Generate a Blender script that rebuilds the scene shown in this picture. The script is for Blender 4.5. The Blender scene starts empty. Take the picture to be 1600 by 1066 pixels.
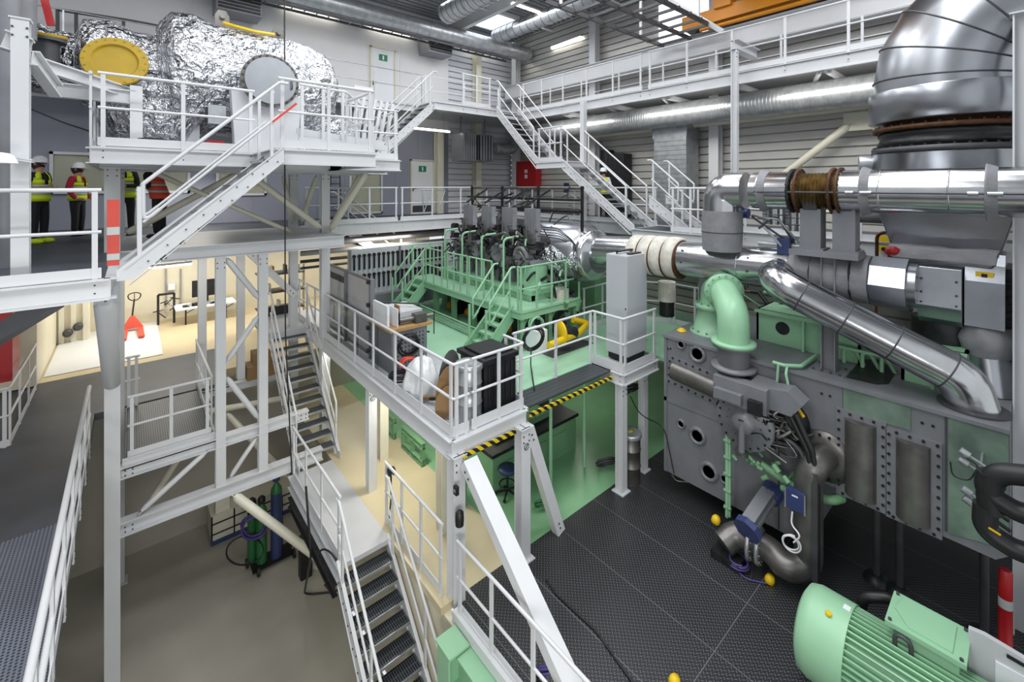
import bpy, math, random
from mathutils import Vector, Matrix
random.seed(7)
# ---------------------------------------------------------------- camera, world, light
F = 693.4; ZC = 6.2
BA = math.atan((1608-800)/F)
FX, FY, RX, RY = math.cos(BA), math.sin(BA), math.sin(BA), -math.cos(BA)
S = bpy.context.scene
C = S.collection
cd = bpy.data.cameras.new('camera'); cam = bpy.data.objects.new('camera', cd); C.objects.link(cam)
cam.location = (0, 0, ZC)
cam.rotation_euler = (math.radians(90), 0, math.atan2(FY, FX) - math.pi/2)
cd.sensor_width = 36; cd.lens = F/1600*36; cd.shift_y = -(533-291)/1600
cd.clip_start = .05; cd.clip_end = 200
S.camera = cam
S.view_settings.view_transform = 'Standard'; S.view_settings.look = 'None'
S.view_settings.gamma = 1; S.view_settings.use_curve_mapping = False
S.view_settings.exposure = -0.14
w = bpy.data.worlds.new('world'); S.world = w; w.use_nodes = True
w.node_tree.nodes['Background'].inputs[0].default_value = (.93, .97, 1, 1)
w.node_tree.nodes['Background'].inputs[1].default_value = .95
def area(x, y, z, sx, sy, power, col=(1, .98, .94), rot=(0, 0, 0)):
    l = bpy.data.lights.new('hall_light', 'AREA'); l.shape = 'RECTANGLE'; l.size = sx; l.size_y = sy
    l.energy = power; l.color = col
    o = bpy.data.objects.new('hall_light', l); o.location = (x, y, z); o.rotation_euler = rot; C.objects.link(o); return o
for x, y, p in ((-3.5, 3, 330), (1, 3, 330), (6, 2, 400), (10, 1, 260), (-3, 9, 120), (2, 8, 230), (7, 8, 330), (10.5, 7, 200), (5, 12, 150), (10, 12.2, 240)):
    area(x, y, 12.6, 3.6, 2.6, p, (.97, .985, 1))
area(-1.0, -1.2, 3.4, 3, 2, 430, (1, .98, .92), (math.radians(38), 0, 0))  # added fill low behind the camera to brighten the lower left ground
area(-3.2, 8, 4.4, 1.2, 3, 60, (1, .96, .88))  # low area light over the dark left walkway, no fitting modelled
for y in (11, 7, 3, 0): area(11.95, y, 8.6, .4, 2.6, 34, (1, .96, .88), (0, math.radians(-50), 0))  # added lights brightening the right wall; the camera sees only their backs
# ---------------------------------------------------------------- points: a pixel's sight line met with a known plane
def ray(px, py):
    a = (px-800)/F; return Vector((FX+RX*a, FY+RY*a, -(py-291)/F))
def aZ(px, py, z): e = ray(px, py); return Vector((0, 0, ZC)) + e*((z-ZC)/e.z)
def aX(px, py, x): e = ray(px, py); return Vector((0, 0, ZC)) + e*(x/e.x)
def aY(px, py, y): e = ray(px, py); return Vector((0, 0, ZC)) + e*(y/e.y)
V = Vector
# ---------------------------------------------------------------- materials
def srgb(h):
    r = []
    for i in (0, 2, 4):
        c = int(h[i:i+2], 16)/255; r.append(c/12.92 if c <= .04045 else ((c+.055)/1.055)**2.4)
    return (*r, 1)
def mat(name, col, rough=.5, metal=0, var=.12, vs=1.6, bump=0, bs=8, bk='noise', spec=.5, stretch=None, emit=0, trans=0):
    m = bpy.data.materials.new(name); m.use_nodes = True; n = m.node_tree; b = n.nodes['Principled BSDF']
    c = srgb(col); b.inputs['Base Color'].default_value = c
    b.inputs['Roughness'].default_value = rough; b.inputs['Metallic'].default_value = metal
    b.inputs['Specular IOR Level'].default_value = spec
    if trans: b.inputs['Transmission Weight'].default_value = trans; b.inputs['IOR'].default_value = 1.1
    if emit: b.inputs['Emission Color'].default_value = c; b.inputs['Emission Strength'].default_value = emit
    g = n.nodes.new('ShaderNodeNewGeometry'); pos = g.outputs['Position']
    if stretch:
        vm = n.nodes.new('ShaderNodeVectorMath'); vm.operation = 'MULTIPLY'; vm.inputs[1].default_value = stretch
        n.links.new(pos, vm.inputs[0]); pos = vm.outputs[0]
    if var:
        t = n.nodes.new('ShaderNodeTexNoise'); t.inputs['Scale'].default_value = vs; t.inputs['Detail'].default_value = 6
        n.links.new(pos, t.inputs['Vector'])
        r = n.nodes.new('ShaderNodeValToRGB'); r.color_ramp.elements[0].position = .3; r.color_ramp.elements[1].position = .7
        r.color_ramp.elements[0].color = (*[q*(1-var) for q in c[:3]], 1); r.color_ramp.elements[1].color = (*[min(1, q*(1+var*.4)) for q in c[:3]], 1)
        n.links.new(t.outputs['Fac'], r.inputs[0]); n.links.new(r.outputs[0], b.inputs['Base Color'])
        m['ramp'] = r.name
    if bump:
        bp = n.nodes.new('ShaderNodeBump'); bp.inputs['Strength'].default_value = bump; bp.inputs['Distance'].default_value = .02
        if bk == 'noise': t = n.nodes.new('ShaderNodeTexNoise'); t.inputs['Scale'].default_value = bs; t.inputs['Detail'].default_value = 8; o = t.outputs['Fac']
        else: t = n.nodes.new('ShaderNodeTexVoronoi'); t.inputs['Scale'].default_value = bs; o = t.outputs['Distance']
        n.links.new(pos, t.inputs['Vector']); n.links.new(o, bp.inputs['Height']); n.links.new(bp.outputs[0], b.inputs['Normal'])
    return m
M = {}
M['white'] = mat('white_painted_steel', 'cfd1d4', .38, var=.05)
M['cream'] = mat('cream_painted_steel', 'd8d5c4', .4, var=.05)
M['wallw'] = mat('white_wall_panel', 'd9dadb', .5, var=.03)
M['wallg'] = mat('blue_grey_wall_panel', '8b8f9c', .5, var=.04)
M['clad'] = mat('ribbed_wall_cladding', 'c6c5c1', .42, var=.06, metal=.25)
M['cladw'] = mat('light_ribbed_wall_cladding', 'cdd0d6', .42, var=.05)
M['creamw'] = mat('cream_wall', 'dcd5be', .55, var=.05)
M['roof'] = mat('roof_sheet', '9a9ea4', .5, var=.08, metal=.3)
M['galv'] = mat('galvanised_steel', 'b9bdc1', .36, .7, var=.25, vs=5)
M['alu'] = mat('polished_aluminium_cladding', 'c3c5c8', .2, 1, var=.12, vs=3, bump=.12, bs=2.2)
M['alud'] = mat('brushed_steel_duct', 'a9acb2', .3, 1, var=.18, vs=2, bump=.15, bs=1.5)
M['disc'] = mat('machined_steel_disc', 'b4b8bd', .3, 1, var=.1, vs=3)
M['insul'] = mat('grey_insulation_cloth', '85868a', .6, .15, var=.18, vs=5, bump=.5, bs=7)
M['insulw'] = mat('stained_white_insulation', 'd0cdc2', .7, var=.25, vs=6, bump=.3, bs=9)
M['egrey'] = mat('grey_machine_paint', '797b80', .42, .1, var=.14, vs=2.5)
M['dgrey'] = mat('dark_grey_steel', '4c4d50', .5, .3, var=.2, vs=4)
M['steel'] = mat('bare_steel', '797774', .42, .75, var=.3, vs=4)
M['black'] = mat('black_rubber', '1c1c1e', .45, var=.2)
M['dark'] = mat('dark_clutter_metal', '303133', .45, .5, var=.4, vs=9)
M['green'] = mat('mint_green_paint', '92c19d', .38, var=.07)
M['greenf'] = mat('mint_green_floor_paint', '9cc8a8', .33, var=.14, vs=1.1)
M['greend'] = mat('strong_green_paint', '719e77', .42, var=.1)
M['foil'] = mat('crumpled_silver_foil', 'd9dadd', .16, 1, var=.25, vs=6, bump=1, bs=5.5)
def foil():
    m = mat('crumpled_silver_foil', 'd6d8dc', .2, 1, var=.2, vs=5); n = m.node_tree; L = n.links; b = n.nodes['Principled BSDF']
    g = n.nodes.new('ShaderNodeNewGeometry'); nz = n.nodes.new('ShaderNodeTexNoise'); nz.inputs['Scale'].default_value = 3.5; nz.inputs['Detail'].default_value = 5
    L.new(g.outputs['Position'], nz.inputs['Vector']); mx = n.nodes.new('ShaderNodeVectorMath'); mx.operation = 'MULTIPLY_ADD'; mx.inputs[1].default_value = (.35,)*3
    L.new(nz.outputs['Color'], mx.inputs[0]); L.new(g.outputs['Position'], mx.inputs[2])
    prev = None
    for sc, dist in ((3.2, .16), (8, .075), (21, .022)):
        v = n.nodes.new('ShaderNodeTexVoronoi'); v.feature = 'F1'; v.inputs['Scale'].default_value = sc; L.new(mx.outputs[0], v.inputs['Vector'])
        bp = n.nodes.new('ShaderNodeBump'); bp.inputs['Strength'].default_value = 1; bp.inputs['Distance'].default_value = dist
        L.new(v.outputs['Distance'], bp.inputs['Height'])
        if prev: L.new(prev.outputs[0], bp.inputs['Normal'])
        prev = bp
    L.new(prev.outputs[0], b.inputs['Normal']); return m
M['foil'] = foil()
M['yellow'] = mat('ochre_yellow_cover', 'a3860e', .55, var=.12, vs=4)
M['yel'] = mat('bright_yellow_paint', 'dcb711', .4, var=.1)
M['orange'] = mat('crane_orange_paint', 'd78a12', .45, var=.1)
M['red'] = mat('red_paint', 'a5161c', .4, var=.06)
M['rorange'] = mat('faded_red_orange_plastic', 'd2483a', .5, var=.15)
M['pallet'] = mat('pallet_truck_red', 'd5523f', .45, var=.1)
M['blue'] = mat('blue_paint', '34406c', .42, var=.15)
M['purple'] = mat('purple_hose', '4a3f7a', .5, var=.15)
M['gbot'] = mat('bottle_green', '2c6b3d', .45, var=.1)
M['brass'] = mat('heat_stained_bellows', '9c865c', .38, .8, var=.5, vs=9)
M['rust'] = mat('rusty_flange', '5a3a22', .6, .4, var=.5, vs=8)
M['wood'] = mat('light_wood', 'b08c5c', .55, var=.25, vs=6, stretch=(1, 8, 1))
M['card'] = mat('brown_cardboard', '8d6e48', .7, var=.15)
M['plastic'] = mat('clear_plastic_wrap', 'd9dcde', .25, var=.1, bump=.8, bs=9)
M['skin'] = mat('skin', 'b98c74', .55, var=.05)
M['hair'] = mat('dark_hair', '2a211c', .6, var=.1)
M['cloth'] = mat('black_cloth', '1d1e22', .8, var=.15)
M['clothr'] = mat('crimson_cloth', 'a81f37', .8, var=.15)
M['hivis'] = mat('high_visibility_yellow', 'cfe52a', .7, var=.08)
M['hivo'] = mat('high_visibility_orange', 'e5533a', .7, var=.08)
M['reflect'] = mat('reflective_tape', 'b9bdbb', .4, var=.03)
M['hat'] = mat('white_helmet_plastic', 'e6e7ea', .3, var=.02)
M['sign'] = mat('exit_sign_green', '1c7d55', .5, var=0)
M['copper'] = mat('copper_pipe', '7c5340', .35, .7, var=.3, vs=6)
M['lamp'] = mat('lit_tube', 'fff8e8', .5, var=0, emit=16)
M['lampc'] = mat('lit_tube_cool', 'fffdf6', .5, var=0, emit=6)
M['sky'] = mat('daylight_panel', 'f2f7ff', .5, var=0, emit=2.6)
M['paper'] = mat('white_sheet', 'dfe2e6', .5, var=.05)
M['glassgreen'] = mat('green_tinted_cover_sheet', '7e9486', .3, .35, var=.35, vs=3)
def hazard():
    m = mat('yellow_black_hazard_tape', 'd9bc1d', .5, var=0); n = m.node_tree; b = n.nodes['Principled BSDF']
    g = n.nodes.new('ShaderNodeNewGeometry'); s = n.nodes.new('ShaderNodeSeparateXYZ'); n.links.new(g.outputs['Position'], s.inputs[0])
    def op(o, a, bb):
        q = n.nodes.new('ShaderNodeMath'); q.operation = o
        for i, x in enumerate((a, bb)):
            if isinstance(x, (int, float)): q.inputs[i].default_value = x
            elif x is not None: n.links.new(x, q.inputs[i])
        return q.outputs[0]
    t = op('ADD', op('ADD', s.outputs[0], s.outputs[1]), s.outputs[2]); t = op('FRACT', op('MULTIPLY', t, 6.5), None); t = op('GREATER_THAN', t, .5)
    x = n.nodes.new('ShaderNodeMixRGB'); x.inputs[1].default_value = srgb('d9bc1d'); x.inputs[2].default_value = srgb('1b1b1b')
    n.links.new(t, x.inputs[0]); n.links.new(x.outputs[0], b.inputs['Base Color']); return m
M['hazard'] = hazard()
def patterned(name, col, col2, rough, kind, scale, bumpd=.004, seams=None, metal=0, blend=.5):
    """floor pattern in world metres: 'tread' raised lozenges, 'grate' bearing bars, 'perf' holes"""
    m = mat(name, col, rough, metal, var=.22, vs=.9); n = m.node_tree; b = n.nodes['Principled BSDF']; L = n.links
    g = n.nodes.new('ShaderNodeNewGeometry'); s = n.nodes.new('ShaderNodeSeparateXYZ'); L.new(g.outputs['Position'], s.inputs[0])
    def op(o, a, bb=None):
        q = n.nodes.new('ShaderNodeMath'); q.operation = o
        for i, x in enumerate((a, bb)):
            if isinstance(x, (int, float)): q.inputs[i].default_value = x
            elif x is not None: L.new(x, q.inputs[i])
        return q.outputs[0]
    X, Y = s.outputs[0], s.outputs[1]
    if kind == 'tread':
        u = op('MULTIPLY', op('ADD', X, Y), scale); v = op('MULTIPLY', op('SUBTRACT', X, Y), scale)
        par = op('FRACT', op('MULTIPLY', op('ADD', op('FLOOR', u), op('FLOOR', v)), .5))
        fu, fv = op('ABSOLUTE', op('SUBTRACT', op('FRACT', u), .5)), op('ABSOLUTE', op('SUBTRACT', op('FRACT', v), .5))
        a = op('MULTIPLY', op('LESS_THAN', fu, .42), op('LESS_THAN', fv, .13)); c = op('MULTIPLY', op('LESS_THAN', fv, .42), op('LESS_THAN', fu, .13))
        k = op('GREATER_THAN', par, .25); h = op('ADD', op('MULTIPLY', a, k), op('MULTIPLY', c, op('SUBTRACT', 1, k)))
    elif kind == 'grate':
        a = op('GREATER_THAN', op('FRACT', op('MULTIPLY', X, scale)), .62); c = op('GREATER_THAN', op('FRACT', op('MULTIPLY', Y, scale/3)), .9)
        h = op('MAXIMUM', a, c)
    else:
        a = op('ABSOLUTE', op('SUBTRACT', op('FRACT', op('MULTIPLY', X, scale)), .5)); c = op('ABSOLUTE', op('SUBTRACT', op('FRACT', op('MULTIPLY', Y, scale)), .5))
        h = op('GREATER_THAN', op('ADD', op('MULTIPLY', a, a), op('MULTIPLY', c, c)), .09)
    r = n.nodes[m['ramp']]; x = n.nodes.new('ShaderNodeMixRGB'); x.inputs[1].default_value = srgb(col2)
    if kind == 'tread': L.new(op('MULTIPLY', h, blend), x.inputs[0]); L.new(r.outputs[0], x.inputs[1]); x.inputs[2].default_value = srgb(col2)
    else: L.new(h, x.inputs[0]); L.new(r.outputs[0], x.inputs[2])
    out = x.outputs[0]
    if seams:
        sx, sy, w_ = seams
        q = op('MAXIMUM', op('LESS_THAN', op('ABSOLUTE', op('SUBTRACT', op('FRACT', op('DIVIDE', op('SUBTRACT', X, 5.86), sx)), .5)), .0),
               op('LESS_THAN', op('FRACT', op('DIVIDE', op('SUBTRACT', X, 5.9-w_/2), sx)), w_/sx))
        q = op('MAXIMUM', q, op('LESS_THAN', op('FRACT', op('DIVIDE', op('SUBTRACT', Y, 2.73-w_/2), sy)), w_/sy))
        x2 = n.nodes.new('ShaderNodeMixRGB'); L.new(q, x2.inputs[0]); L.new(out, x2.inputs[1]); x2.inputs[2].default_value = srgb('6e7073'); out = x2.outputs[0]
    L.new(out, b.inputs['Base Color'])
    bp = n.nodes.new('ShaderNodeBump'); bp.inputs['Strength'].default_value = 1; bp.inputs['Distance'].default_value = bumpd
    L.new(h, bp.inputs['Height']); L.new(bp.outputs[0], b.inputs['Normal']); return m
M['tread'] = patterned('black_tread_plate', '28292b', '6a6c70', .34, 'tread', 15, .006, blend=.7, seams=(1.05, 2.9, .009))
M['grate'] = patterned('galvanised_grating', '62676d', '202327', .45, 'grate', 28, metal=.3)
M['perf'] = patterned('blue_grey_perforated_plank', '6b7180', '22252c', .5, 'perf', 24)
M['darkfloor'] = mat('dark_blue_grey_floor', '464a52', .5, var=.25, vs=1.2)
M['creamf'] = mat('cream_epoxy_floor', 'c9bd9c', .35, var=.12, vs=.8)
M['tanf'] = mat('tan_floor', 'cbbb98', .45, var=.15, vs=.8)
M['greenlow'] = mat('green_lower_floor_paint', '86b98d', .33, var=.16, vs=1.1)  # green floor colour darkened and yellowed for the warm light under the deck
M['conc'] = mat('smooth_concrete_floor', 'aeaa9e', .3, var=.2, vs=.6)
M['greyf'] = mat('light_grey_deck_sheet', 'c0c2c6', .4, var=.12, vs=1)
M['acryl'] = mat('clear_acrylic', 'e8ecec', .05, var=0, trans=1, spec=.3)
# ---------------------------------------------------------------- geometry collector
class G:
    def __init__(s, *mats): s.v = []; s.f = []; s.m = []; s.s = []; s.mats = [M[k] for k in mats]
    def add(s, vs, fs, mi=0, sm=False):
        o = len(s.v); s.v += [V(p) for p in vs]
        for f in fs: s.f.append([i+o for i in f]); s.m.append(mi); s.s.append(sm)
        return s
    def bb(s, x0, x1, y0, y1, z0, z1, mi=0):
        vs = [(x, y, z) for x in (x0, x1) for y in (y0, y1) for z in (z0, z1)]
        return s.add(vs, [(0, 1, 3, 2), (4, 6, 7, 5), (0, 4, 5, 1), (2, 3, 7, 6), (0, 2, 6, 4), (1, 5, 7, 3)], mi)
    def bar(s, p, q, wd, h, mi=0, up=(0, 0, 1)):
        p, q = V(p), V(q); d = (q-p).normalized(); u = V(up)
        if abs(d.dot(u)) > .99: u = V((0, 1, 0))
        sd = d.cross(u).normalized(); u = sd.cross(d)
        vs = [e+sd*a*wd/2+u*b*h/2 for e in (p, q) for a, b in ((-1, -1), (1, -1), (1, 1), (-1, 1))]
        return s.add(vs, [(0, 3, 2, 1), (4, 5, 6, 7), (0, 1, 5, 4), (1, 2, 6, 5), (2, 3, 7, 6), (3, 0, 4, 7)], mi)
    def ib(s, p, q, wd, h, mi=0, up=(0, 0, 1), tf=.018, tw=.014):
        p, q = V(p), V(q); d = (q-p).normalized(); u = V(up)
        if abs(d.dot(u)) > .99: u = V((0, 1, 0))
        sd = d.cross(u).normalized(); u = sd.cross(d)
        s.bar(p+u*(h/2-tf/2), q+u*(h/2-tf/2), wd, tf, mi, u); s.bar(p-u*(h/2-tf/2), q-u*(h/2-tf/2), wd, tf, mi, u)
        return s.bar(p, q, tw, h-2*tf, mi, u)
    def tube(s, pts, r, n=12, mi=0, caps=True):
        pts = [V(p) for p in pts]; rs = r if isinstance(r, (list, tuple)) else [r]*len(pts)
        tg = [((pts[min(i+1, len(pts)-1)]-pts[i]).normalized() + (pts[i]-pts[max(i-1, 0)]).normalized()).normalized() for i in range(len(pts))]
        u = tg[0].orthogonal().normalized(); vs = []
        for i, p in enumerate(pts):
            if i: u = (u - tg[i]*u.dot(tg[i])).normalized()
            w_ = tg[i].cross(u)
            k = 1.
            if 0 < i < len(pts)-1:
                c = (pts[i+1]-pts[i]).normalized().dot(tg[i]); k = 1/max(c, .6)
                ax = (pts[i+1]-pts[i]).cross(pts[i]-pts[i-1])
            for j in range(n):
                a = 2*math.pi*j/n; o = u*math.cos(a)+w_*math.sin(a)
                if k > 1.001 and ax.length > 1e-6:
                    b = ax.normalized().cross(tg[i]); o = o + b*(o.dot(b)*(k-1))
                vs.append(p+o*rs[i])
        fs = [(i*n+j, i*n+(j+1) % n, (i+1)*n+(j+1) % n, (i+1)*n+j) for i in range(len(pts)-1) for j in range(n)]
        s.add(vs, fs, mi, True)
        if caps: s.add([vs[j] for j in range(n)], [tuple(range(n))[::-1]], mi); s.add(vs[-n:], [tuple(range(n))], mi)
        return s
    def cyl(s, p, q, r, n=16, mi=0, r2=None): return s.tube([p, q], [r, r if r2 is None else r2], n, mi)
    def lathe(s, org, ax, prof, n=24, mi=0, sm=True):
        ax = V(ax).normalized(); u = ax.orthogonal().normalized(); w_ = ax.cross(u); org = V(org)
        if abs(ax.z) > .99: u, w_ = V((1, 0, 0)), V((0, 1, 0)) if ax.z > 0 else V((0, -1, 0))
        vs = [org+ax*h+(u*math.cos(2*math.pi*j/n)+w_*math.sin(2*math.pi*j/n))*r for r, h in prof for j in range(n)]
        fs = [(i*n+j, i*n+(j+1) % n, (i+1)*n+(j+1) % n, (i+1)*n+j) for i in range(len(prof)-1) for j in range(n)]
        s.add(vs, fs, mi, sm)
        if prof[0][0] > .001: s.add(vs[:n], [tuple(range(n))[::-1]], mi)
        if prof[-1][0] > .001: s.add(vs[-n:], [tuple(range(n))], mi)
        return s
    def pris(s, poly, ext, mi=0, sm=False):
        poly = [V(p) for p in poly]; e = V(ext); n = len(poly)
        nn = sum(((poly[i]).cross(poly[(i+1) % n]) for i in range(n)), V((0, 0, 0)))
        if nn.dot(e) > 0: poly = poly[::-1]
        s.add(poly+[p+e for p in poly], [tuple(range(n)), tuple(range(2*n-1, n-1, -1))], mi)
        s.add(poly+[p+e for p in poly], [(i, n+i, n+(i+1) % n, (i+1) % n) for i in range(n)], mi, sm); return s
    def ring(s, c, ax, r, cnt, br, bl, mi, n=6):
        ax = V(ax).normalized(); u = ax.orthogonal().normalized(); w_ = ax.cross(u); c = V(c)
        for k in range(cnt):
            a = 2*math.pi*(k+.5)/cnt; p = c+(u*math.cos(a)+w_*math.sin(a))*r; s.cyl(p, p+ax*bl, br, n, mi)
        return s
    def rot(s, ang, piv, ax='Z'):
        R = Matrix.Rotation(ang, 4, ax); piv = V(piv); s.v = [piv + (R @ (p-piv)) for p in s.v]; return s
    def obj(s, name, parent=None, label=None, cat=None, group=None, kind=None, org=None, bev=0):
        if parent is not None: o_ = V(parent['o'])
        elif org: o_ = V(org)
        else:
            mn = [min(p[i] for p in s.v) for i in range(3)]; mx = [max(p[i] for p in s.v) for i in range(3)]
            o_ = V(((mn[0]+mx[0])/2, (mn[1]+mx[1])/2, mn[2]))
        me = bpy.data.meshes.new(name); me.from_pydata([p-o_ for p in s.v], [], s.f)
        for m in s.mats: me.materials.append(m)
        me.polygons.foreach_set('material_index', s.m); me.polygons.foreach_set('use_smooth', s.s); me.update()
        ob = bpy.data.objects.new(name, me); C.objects.link(ob)
        if parent is not None: ob.parent = parent
        else: ob.location = o_
        ob['o'] = tuple(o_)
        if bev:
            b = ob.modifiers.new('bevel', 'BEVEL'); b.width = bev; b.segments = 2; b.limit_method = 'ANGLE'
        for k, x in (('label', label), ('category', cat), ('group', group), ('kind', kind)):
            if x: ob[k] = x
        return ob
def thing(name, label, cat, loc, group=None):
    o = bpy.data.objects.new(name, None); C.objects.link(o); o.location = loc; o['o'] = tuple(loc); o.empty_display_size = .1
    o['label'] = label; o['category'] = cat
    if group: o['group'] = group
    return o
def st(g, name): return g.obj(name, kind='structure')
def again(ob, off, parent=None):
    c = ob.copy(); C.objects.link(c); c.parent = parent or ob.parent; c.location = ob.location+V(off); return c
def copytree(root, off, label, group=None):
    r = root.copy(); C.objects.link(r); r.location = root.location+V(off); r['label'] = label
    if group: r['group'] = group
    for ch in list(root.children):
        c = ch.copy(); C.objects.link(c); c.parent = r
        for g_ in list(ch.children):
            d = g_.copy(); C.objects.link(d); d.parent = c
    return r
def fil(pts, r, n=6):
    pts = [V(p) for p in pts]; out = [pts[0]]
    for i in range(1, len(pts)-1):
        a, b, c = pts[i-1], pts[i], pts[i+1]; u, w_ = (a-b).normalized(), (c-b).normalized()
        ang = u.angle(w_); d = min(r/math.tan(ang/2), (a-b).length*.49, (c-b).length*.49) if ang < 3.1 else 0
        if d < 1e-4: out.append(b); continue
        p, q = b+u*d, b+w_*d
        for k in range(n+1):
            t = k/n; out.append(p*(1-t)**2+b*2*t*(1-t)+q*t*t)
    return out+[pts[-1]]
def along(pts, step, start=0):
    """points and directions each `step` metres along a polyline"""
    pts = [V(p) for p in pts]; acc = start; out = []
    for a, b in zip(pts, pts[1:]):
        L = (b-a).length; d = (b-a).normalized()
        while acc < L: out.append((a+d*acc, d)); acc += step
        acc -= L
    return out
# ---------------------------------------------------------------- the setting
def setting():
    g = G('conc'); g.bb(-8, 3.45, -6, 17.5, -2.8, -2.6); st(g, 'floor')
    g = G('tread'); g.bb(3.66, 14.2, -7, 5.62, -.12, 0); st(g, 'floor')
    g = G('creamf'); g.bb(3.45, 5.0, 5.62, 14.0, -.12, 0); st(g, 'floor')
    g = G('greenlow'); g.bb(5.0, 8.1, 5.62, 14.0, -.12, 0.0); g.bb(8.1, 14.2, 5.62, 14.0, -.12, 0.0); st(g, 'floor')
    g = G('darkfloor', 'perf'); g.bb(-8, -.6, 9.2, 16, 1.15, 1.3); g.bb(-.6, 1.9, 13.1, 16, 1.15, 1.3); g.bb(-8, -.6, -3, 9.2, 1.15, 1.3, 1); st(g, 'floor')
    g = G('tanf'); g.bb(-8, 12, 16, 21, 1.1, 1.3); g.bb(1.9, 12, 14.0, 16, 1.1, 1.3); st(g, 'floor')
    # long walls with horizontal ribs
    def ribs(name, x0, y0, x1, y1, z0, z1, m, step=.25, nx=0, ny=0):
        g = G(m); z = z0
        while z < z1-.01:
            t = min(z+step-.045, z1)
            for a, b, k in ((z, t, 0), (t, min(t+.045, z1), .1)):
                g.add([(x0-nx*k*-1, y0-ny*k*-1, a), (x1-nx*k*-1, y1-ny*k*-1, a), (x1+nx*k, y1+ny*k, b), (x0+nx*k, y0+ny*k, b)], [(0, 1, 2, 3)])
                if k: g.add([(x0, y0, a), (x1, y1, a), (x1+nx*k, y1+ny*k, a), (x0+nx*k, y0+ny*k, a)], [(0, 1, 2, 3)]); g.add([(x0, y0, b), (x1, y1, b), (x1+nx*k, y1+ny*k, b), (x0+nx*k, y0+ny*k, b)], [(0, 1, 2, 3)])
            z += step
        return st(g, name)
    ribs('wall_right', 14.2, 16.5, 14.2, -8, 0, 13.4, 'clad', nx=1)
    ribs('wall_back', 10.5, 16.5, 14.2, 16.5, 0, 13.4, 'cladw', ny=1)
    g = G('wallw'); g.bb(-8, 10.5, 16.5, 16.7, 8.5, 13.4)
    for x in (1.35, 8.2): g.bb(x, x+.02, 16.485, 16.5, 8.5, 13.4)
    st(g, 'wall_back')
    g = G('wallg'); g.bb(-8, 10.5, 16.5, 16.7, 4.6, 8.5)
    for k in range(16): g.bb(-5+k, -4.98+k, 16.49, 16.5, 5.05, 8.5)
    st(g, 'wall_back')
    g = G('creamw'); g.bb(-8, 12, 20.7, 20.9, 1.3, 4.8); st(g, 'wall_back')
    g = G('wallw'); g.bb(-8.2, -8, -6, 21, -2.6, 13.4); st(g, 'wall_left')
    g = G('conc'); g.bb(-8, 12, 13.98, 14.1, -2.6, 1.1); st(g, 'wall_lower'); g = G('creamw'); g.bb(3.5, 3.62, -6, 16, -2.6, -.12); st(g, 'wall_lower')
    g = G('cladw'); g.bb(8.3, 14.2, 13.2, 13.3, 0, 4.7)
    for k in range(18): g.bb(8.3, 14.2, 13.18, 13.2, .1+k*.25, .12+k*.25)
    st(g, 'wall_lower')
    # roof: trapezoid sheet, purlins
    g = G('roof'); y = -6
    while y < 16.5:
        g.bb(-8, 14.2, y, y+.14, 13.3, 13.4); g.bb(-8, 14.2, y+.14, y+.28, 13.36, 13.42); y += .28
    st(g, 'ceiling')
    for k, x in enumerate((-4, .8, 5.6, 10.4)):
        g = G('white'); g.ib((x, -6, 12.95), (x, 16.4, 12.95), .2, .55); st(g, 'trim_%d' % (k+1))
    for k, (x0, x1, y0, y1) in enumerate(((10.7, 12.3, 13.9, 15.7), (7.0, 8.4, 4.0, 6.8), (2.0, 3.4, 8.4, 10.4), (6.2, 7.6, 9.6, 11.0))):
        g = G('sky', 'white'); g.bb(x0, x1, y0, y1, 13.24, 13.29)
        for a in (x0, x1): g.bb(a-.04, a+.04, y0, y1, 13.18, 13.3, 1)
        for a in (y0, y1): g.bb(x0, x1, a-.04, a+.04, 13.18, 13.3, 1)
        st(g, 'window_%d' % (k+1))
    g = G('sky', 'white'); a, b = aX(1030, -25, 14.15), aX(1110, 58, 14.15); g.bb(14.12, 14.15, b.y, a.y, b.z, 13.1); g.bb(14.08, 14.15, b.y-.05, a.y+.05, b.z-.08, b.z, 1); st(g, 'window_8')
    # columns along the right wall and back
    k = 9
    for y in (15.9, 11.2, 6.4, 1.6):
        g = G('white'); g.ib((13.9, y, 0), (13.9, y, 13), .3, .3, up=(1, 0, 0)); st(g, 'trim_%d' % k); k += 1
    for p, q in (((9.9, 16.3), .3), ((11.9, 16.3), .3)):
        g = G('cream'); g.ib((p[0], p[1], 5), (p[0], p[1], 13 if p[0] > 11 else 8.6), .3, .3); st(g, 'trim_%d' % k); k += 1
    # crane runway beam on the right wall, braces
    g = G('white'); g.ib((13.55, 16.3, 10.6), (13.55, -8, 10.6), .3, .62); st(g, 'trim_%d' % k); k += 1
    # doors and windows of the office block
    def door(n, x0, x1, z0, z1, y=16.5):
        g = G('cream', 'paper', 'sign', 'dgrey')
        g.bb(x0+.06, x1-.06, y-.05, y-.01, z0, z1-.06, 1)
        for a in (x0, x1-.06): g.bb(a, a+.06, y-.09, y, z0, z1)
        g.bb(x0, x1, y-.09, y, z1-.06, z1)
        c = (x0+x1)/2; g.bb(c-.17, c+.17, y-.07, y-.05, z1-.5, z1-.26, 2); g.bb(c-.03, c+.03, y-.075, y-.068, z1-.46, z1-.3, 1)
        g.bb(x0+.1, x1-.1, y-.065, y-.05, z0+.08, z0+.35, 3)
        r = st(g, 'door_%d' % n); h = G('dgrey'); h.bb(x0+.1, x0+.13, y-.1, y-.05, z0+.95, z0+1.1); h.bb(x0+.1, x0+.24, y-.1, y-.08, z0+1.05, z0+1.08); h.obj('door_handle', r)
        return r
    door(1, 8.65, 9.75, 5.05, 7.3); door(2, 6.95, 8.0, 9.15, 11.6)
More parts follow.
